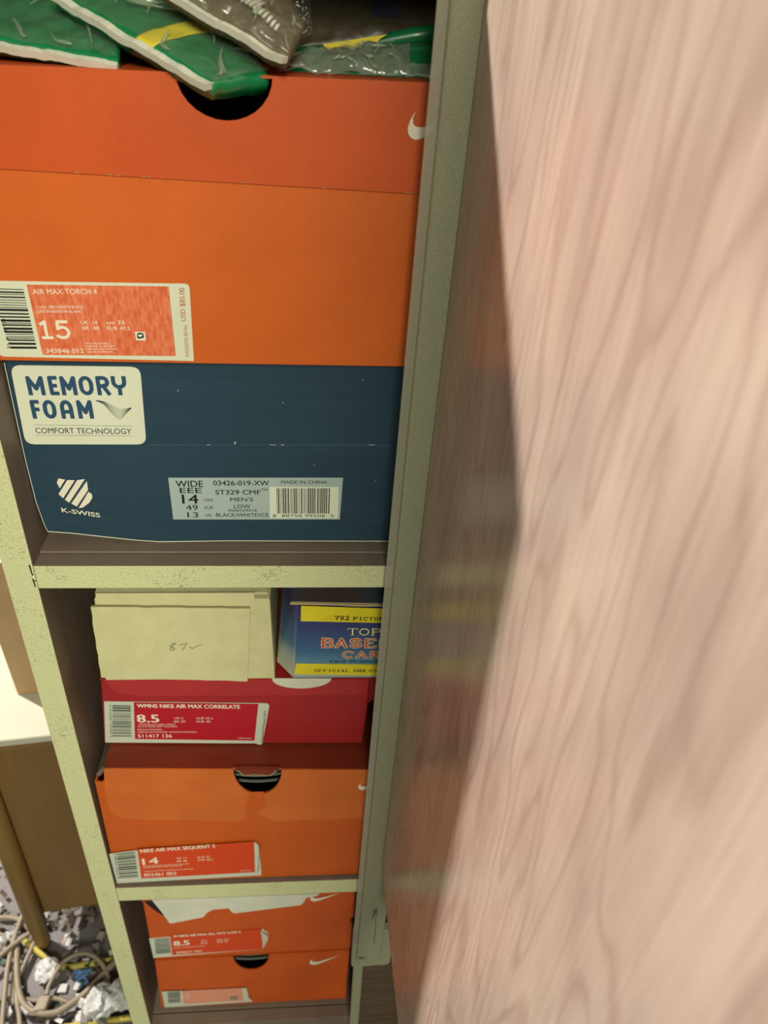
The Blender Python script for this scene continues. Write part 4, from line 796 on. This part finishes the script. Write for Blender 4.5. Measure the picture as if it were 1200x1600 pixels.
b = MB(); patch(b, q5, 'bluemark', amp=.0010, seed=6.0, thick=0, pillow=.003, lift=.0004, u0=.50, u1=.66, v0=.30, v1=.55, nu=8, nv=8); b.build('stamp', t5)['label'] = 'dark blue stamp'
b = MB(); patch(b, [(-.018, .478, -.028), (-.002, .480, -.0235), (-.004, .495, .002), (-.019, .495, .002)], 'film', amp=.004, seed=21.0, thick=0, pillow=.004, freq=140, nu=40, nv=40); b.build('wrapper', t5, smooth=True)
q4 = [(-.0149, .462, -.0400), (.0697, .452, -.0372), (.0700, .470, -.0180), (-.0101, .475, -.0312)]
t4 = pack('plastic_pack', 'dark green pack with a scalloped yellow label at the right end', q4, 'dgreen', .0004, 5.0, .006, .0015)
b = MB(); b.tube([(-.0110, .472, -.0312), (.0060, .4705, -.0295), (.030, .469, -.0248), (.050, .468, -.0205), (.0710, .467, -.0178)], [.0026, .0030, .0034, .0044, .0050], 'dgreen', 14); b.build('rolled_edge', t4, smooth=True)
b = MB()
yl = [(.0030, -.0262), (.0062, -.0290), (.0085, -.0272), (.0125, -.0266), (.0165, -.0272), (.0192, -.0278), (.0212, -.0262), (.0240, -.0240), (.0280, -.0233), (.0312, -.0238), (.0325, -.0222), (.0361, -.0200), (.0240, -.0222)]
b.prism([(x, z) for x, z in yl], .4635, .4642, 'yel'); b.build('label', t4)['label'] = 'yellow scalloped label'
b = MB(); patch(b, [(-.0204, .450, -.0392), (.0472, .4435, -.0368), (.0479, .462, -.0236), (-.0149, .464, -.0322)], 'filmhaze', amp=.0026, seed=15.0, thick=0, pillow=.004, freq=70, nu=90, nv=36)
glint_ridges(b, [(-.0204, .450, -.0392), (.0472, .4435, -.0368), (.0479, .462, -.0236), (-.0149, .464, -.0322)], 24, 15, .0022, .004, ln=(.10, .3), wd=(.0005, .0012))
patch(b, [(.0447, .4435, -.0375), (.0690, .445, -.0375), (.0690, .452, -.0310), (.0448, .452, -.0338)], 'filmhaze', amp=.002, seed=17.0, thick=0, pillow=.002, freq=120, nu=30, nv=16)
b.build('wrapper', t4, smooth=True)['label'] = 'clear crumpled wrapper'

# ------------------------------------------------------------------ the stand beyond the shelf
A = math.radians(7.0); ca, sa = math.cos(A), math.sin(A); O = Vector((-.37, .566, 0))
def rp(u, v, z): return (O.x + u * ca - v * sa, O.y + u * sa + v * ca, z)
def rbox(b, u0, u1, v0, v1, z0, z1, m, f=None):
    b.hexa([rp(u0, v0, z0), rp(u1, v0, z0), rp(u1, v1, z0), rp(u0, v1, z0), rp(u0, v0, z1), rp(u1, v0, z1), rp(u1, v1, z1), rp(u0, v1, z1)], m, f)
stand = thing('side_stand', (O.x, O.y, FZ), 'low brown wooden stand with a white top, left of the shelf', 'stand')
b = MB(); rbox(b, -.02, .135, -.004, .42, -.700, -.690, 'table', 'table'); b.build('top', stand, bevel=.002)
b = MB(); rbox(b, .0, .130, .008, .40, -1.052, -.700, 'standwood'); rbox(b, .0, .130, .004, .008, -.716, -.700, 'standleg'); b.build('cabinet_body', stand, bevel=.001)
def leg(u, v):
    b = MB(); p0 = rp(u, v, FZ); p1 = rp(u, v, -.70)
    b.tube([(p0[0], p0[1], FZ), (p0[0], p0[1], FZ + .012), (p0[0], p0[1], FZ + .05), (p0[0], p0[1], FZ + .052), p1], [.0085, .0100, .0112, .0125, .0125], 'standleg', 14)
    b.build('leg', stand, smooth=True)
for u, v in ((.002, .002), (.124, .002), (.002, .39), (.124, .39)): leg(u, v)
b = MB()
b.hexa([(-.336, .632, -.690), (-.232, .640, -.690), (-.240, .80, -.690), (-.345, .79, -.690), (-.342, .632, -.500), (-.232, .640, -.500), (-.240, .80, -.500), (-.348, .79, -.500)], 'tan')
cb = b.build('body', thing('cardboard_box', (-.29, .7, -.690), 'plain brown cardboard carton standing on the white top of the stand', 'box'), bevel=.001)
b = MB(); b.box(-.341, -.238, .633, .79, -.4998, -.4988, 'seam'); b.build('tape', cb.parent)['label'] = 'pale tape on top'

# ------------------------------------------------------------------ cords and litter on the floor
def smooth_path(p, n=6):
    out = []
    for i in range(len(p) - 1):
        a = Vector(p[max(i - 1, 0)]); bq = Vector(p[i]); c = Vector(p[i + 1]); d = Vector(p[min(i + 2, len(p) - 1)])
        for k in range(n):
            t = k / n
            out.append(.5 * ((2 * bq) + (-a + c) * t + (2 * a - 5 * bq + 4 * c - d) * t * t + (-a + 3 * bq - 3 * c + d) * t ** 3))
    out.append(Vector(p[-1])); return out
def run(b, pts, z, r, m):
    zz = z if isinstance(z, (list, tuple)) else [z] * len(pts)
    b.tube(smooth_path([(p[0], p[1], FZ + h) for p, h in zip(pts, zz)]), r, m, 8)
cd = thing('extension_cord', (-.36, .52, FZ), 'tangled beige extension cord looped on the littered floor', 'cord')
b = MB()
run(b, [(-.470, .600), (-.437, .604), (-.411, .600), (-.393, .586), (-.381, .569), (-.384, .543), (-.387, .519), (-.381, .495), (-.372, .476), (-.364, .455)], .008, .0033, 'cord')
run(b, [(-.455, .505), (-.422, .540), (-.404, .560), (-.385, .577)], .018, .0033, 'cord')
run(b, [(-.380, .440), (-.388, .465), (-.395, .495), (-.402, .527), (-.406, .560), (-.406, .590), (-.404, .625)], .014, .0034, 'cord')
run(b, [(-.400, .561), (-.390, .527), (-.380, .503), (-.367, .486), (-.348, .477), (-.328, .476), (-.311, .485), (-.294, .499), (-.281, .514), (-.262, .538), (-.245, .556)], [.012, .011, .010, .010, .010, .010, .010, .010, .012, .012, .012], .0042, 'cord')
run(b, [(-.343, .497), (-.343, .510), (-.335, .532), (-.325, .541), (-.308, .545), (-.290, .539), (-.275, .525), (-.265, .505), (-.260, .481), (-.262, .455)], [.012, .012, .014, .016, .018, .018, .014, .010, .008, .006], .0030, 'cord')
run(b, [(-.440, .500), (-.407, .497), (-.383, .499), (-.358, .494), (-.334, .496), (-.312, .488)], .004, .0030, 'cord')
run(b, [(-.450, .585), (-.425, .580), (-.410, .570), (-.398, .548), (-.394, .52), (-.385, .49)], .005, .0030, 'cord')
b.build('cable', cd, smooth=True)
b = MB(); b.hexa([(-.355, .476, FZ), (-.339, .478, FZ), (-.337, .496, FZ + .002), (-.351, .496, FZ + .002), (-.355, .476, FZ + .016), (-.339, .478, FZ + .016), (-.337, .496, FZ + .015), (-.351, .496, FZ + .015)], 'cord')
b.build('plug', cd, bevel=.002)
b = MB(); run(b, [(-.400, .575), (-.366, .552), (-.351, .542), (-.328, .534), (-.307, .536), (-.291, .538), (-.267, .541), (-.230, .545)], .0055, .0042, 'ycord')
tag(b.build('yellow_cord', smooth=True, origin=(-.31, .536, FZ)), 'yellow cord curving past the foot of the stand leg', 'cord')
b = MB(); run(b, [(-.40, .450), (-.313, .460), (-.274, .464), (-.225, .468), (-.2, .470)], .0055, .0042, 'ycord')
tag(b.build('yellow_cord', smooth=True, origin=(-.27, .464, FZ)), 'straight yellow cord across the bottom edge, beside the shelf side', 'cord')
def crumple(name, c, r, m, seed, label, cat='scrap', flat_=.6, group=None):
    bm = bmesh.new(); bmesh.ops.create_icosphere(bm, subdivisions=4, radius=1.0)
    b = MB()
    for v in bm.verts:
        n_ = noise.ridged_multi_fractal(v.co * 1.6 + Vector((seed, 0, seed)), 1.0, 2.0, 4, 1.0, 2.0)
        v.co *= .62 + .3 * n_
    zmin = min(v.co.z for v in bm.verts)
    for f in bm.faces: b.face([(c[0] + v.co.x * r, c[1] + v.co.y * r, FZ + (v.co.z - zmin) * r * flat_) for v in f.verts], m)
    bm.free()
    return tag(b.build(name, origin=(c[0], c[1], FZ)), label, cat, group)
crumple('crumpled_plastic', (-.243, .492), .020, 's1', 3.0, 'white crumpled plastic wad touching the shelf side', flat_=.8)
crumple('crumpled_plastic', (-.272, .484), .021, 's1', 9.0, 'pale crumpled plastic wad beside the cord loop', flat_=.7)
crumple('crumpled_foil', (-.432, .562), .016, 's1', 5.0, 'shiny crumpled wrapper inside the cord loop', flat_=.5)
crumple('crumpled_plastic', (-.352, .530), .016, 's1', 14.0, 'small white crumpled plastic beside the yellow cord', flat_=.5)
b = MB(); rnd = random.Random(6)
for k in range(9):
    cx, cy = -.312 + rnd.uniform(-.012, .016), .520 + rnd.uniform(-.008, .008); a = rnd.uniform(0, 3)
    e1 = Vector((math.cos(a), math.sin(a), rnd.uniform(-.2, .4))) * rnd.uniform(.004, .008); e2 = Vector((-math.sin(a), math.cos(a), rnd.uniform(-.3, .3))) * .003
    p = Vector((cx, cy, FZ + .005)); b.face([p - e1 - e2, p + e1 - e2, p + e1 + e2, p - e1 + e2], 's4')
tag(b.build('torn_wrapper', origin=(-.31, .52, FZ)), 'torn bright blue wrapper inside the beige loop', 'scrap')
b = MB(); b.box(-.334, -.322, .503, .514, FZ, FZ + .004, 's1'); tag(b.build('paper_chip', bevel=.001, origin=(-.328, .508, FZ)), 'small white paper chip on bare floor right of the plug', 'scrap')
b = MB(); rnd = random.Random(12); mk = ['s1', 's1', 's2', 's2', 's2', 's2', 's5', 's5', 's6', 's3']
for k in range(950):
    x = rnd.uniform(-.55, -.215); y = rnd.uniform(.42, .80)
    if -.375 < x < -.31 and .49 < y < .535 and rnd.random() < .85: continue
    if min(math.hypot(x - lx, y - ly) for lx, ly in ((-.368, .568), (-.247, .583), (-.415, .953), (-.294, .968))) < .024: continue
    under = y > .575  # scraps under the stand get dark colours only, standing in for its shade
    if x < -.39 and y > .60 and rnd.random() < .6: continue
    s = rnd.uniform(.002, .0075); a = rnd.uniform(0, 6.28); tl = rnd.uniform(-.7, .7); z = FZ + rnd.uniform(.001, .010)
    e1 = Vector((math.cos(a), math.sin(a), tl * .5)) * s; e2 = Vector((-math.sin(a), math.cos(a), rnd.uniform(-.6, .6))) * s * rnd.uniform(.3, .8)
    p = Vector((x, y, z + abs(e1.z) + abs(e2.z))); mm = rnd.choice(['s5', 's2', 's5', 's5', 's2'] if under and x > -.35 else mk)
    off = Vector((0, 0, rnd.uniform(-.003, .003)))
    b.face([p - e1 - e2, p + e1 - e2 + off, p + e1 + e2 - off, p - e1 + e2 * 1.2], mm)
lt = b.build('floor_litter', origin=(-.38, .6, FZ)); tag(lt, 'shredded paper and plastic litter strewn over the grey floor', 'litter', kind='stuff')

for o in list(bpy.data.objects):
    if '_o' in o: del o['_o']
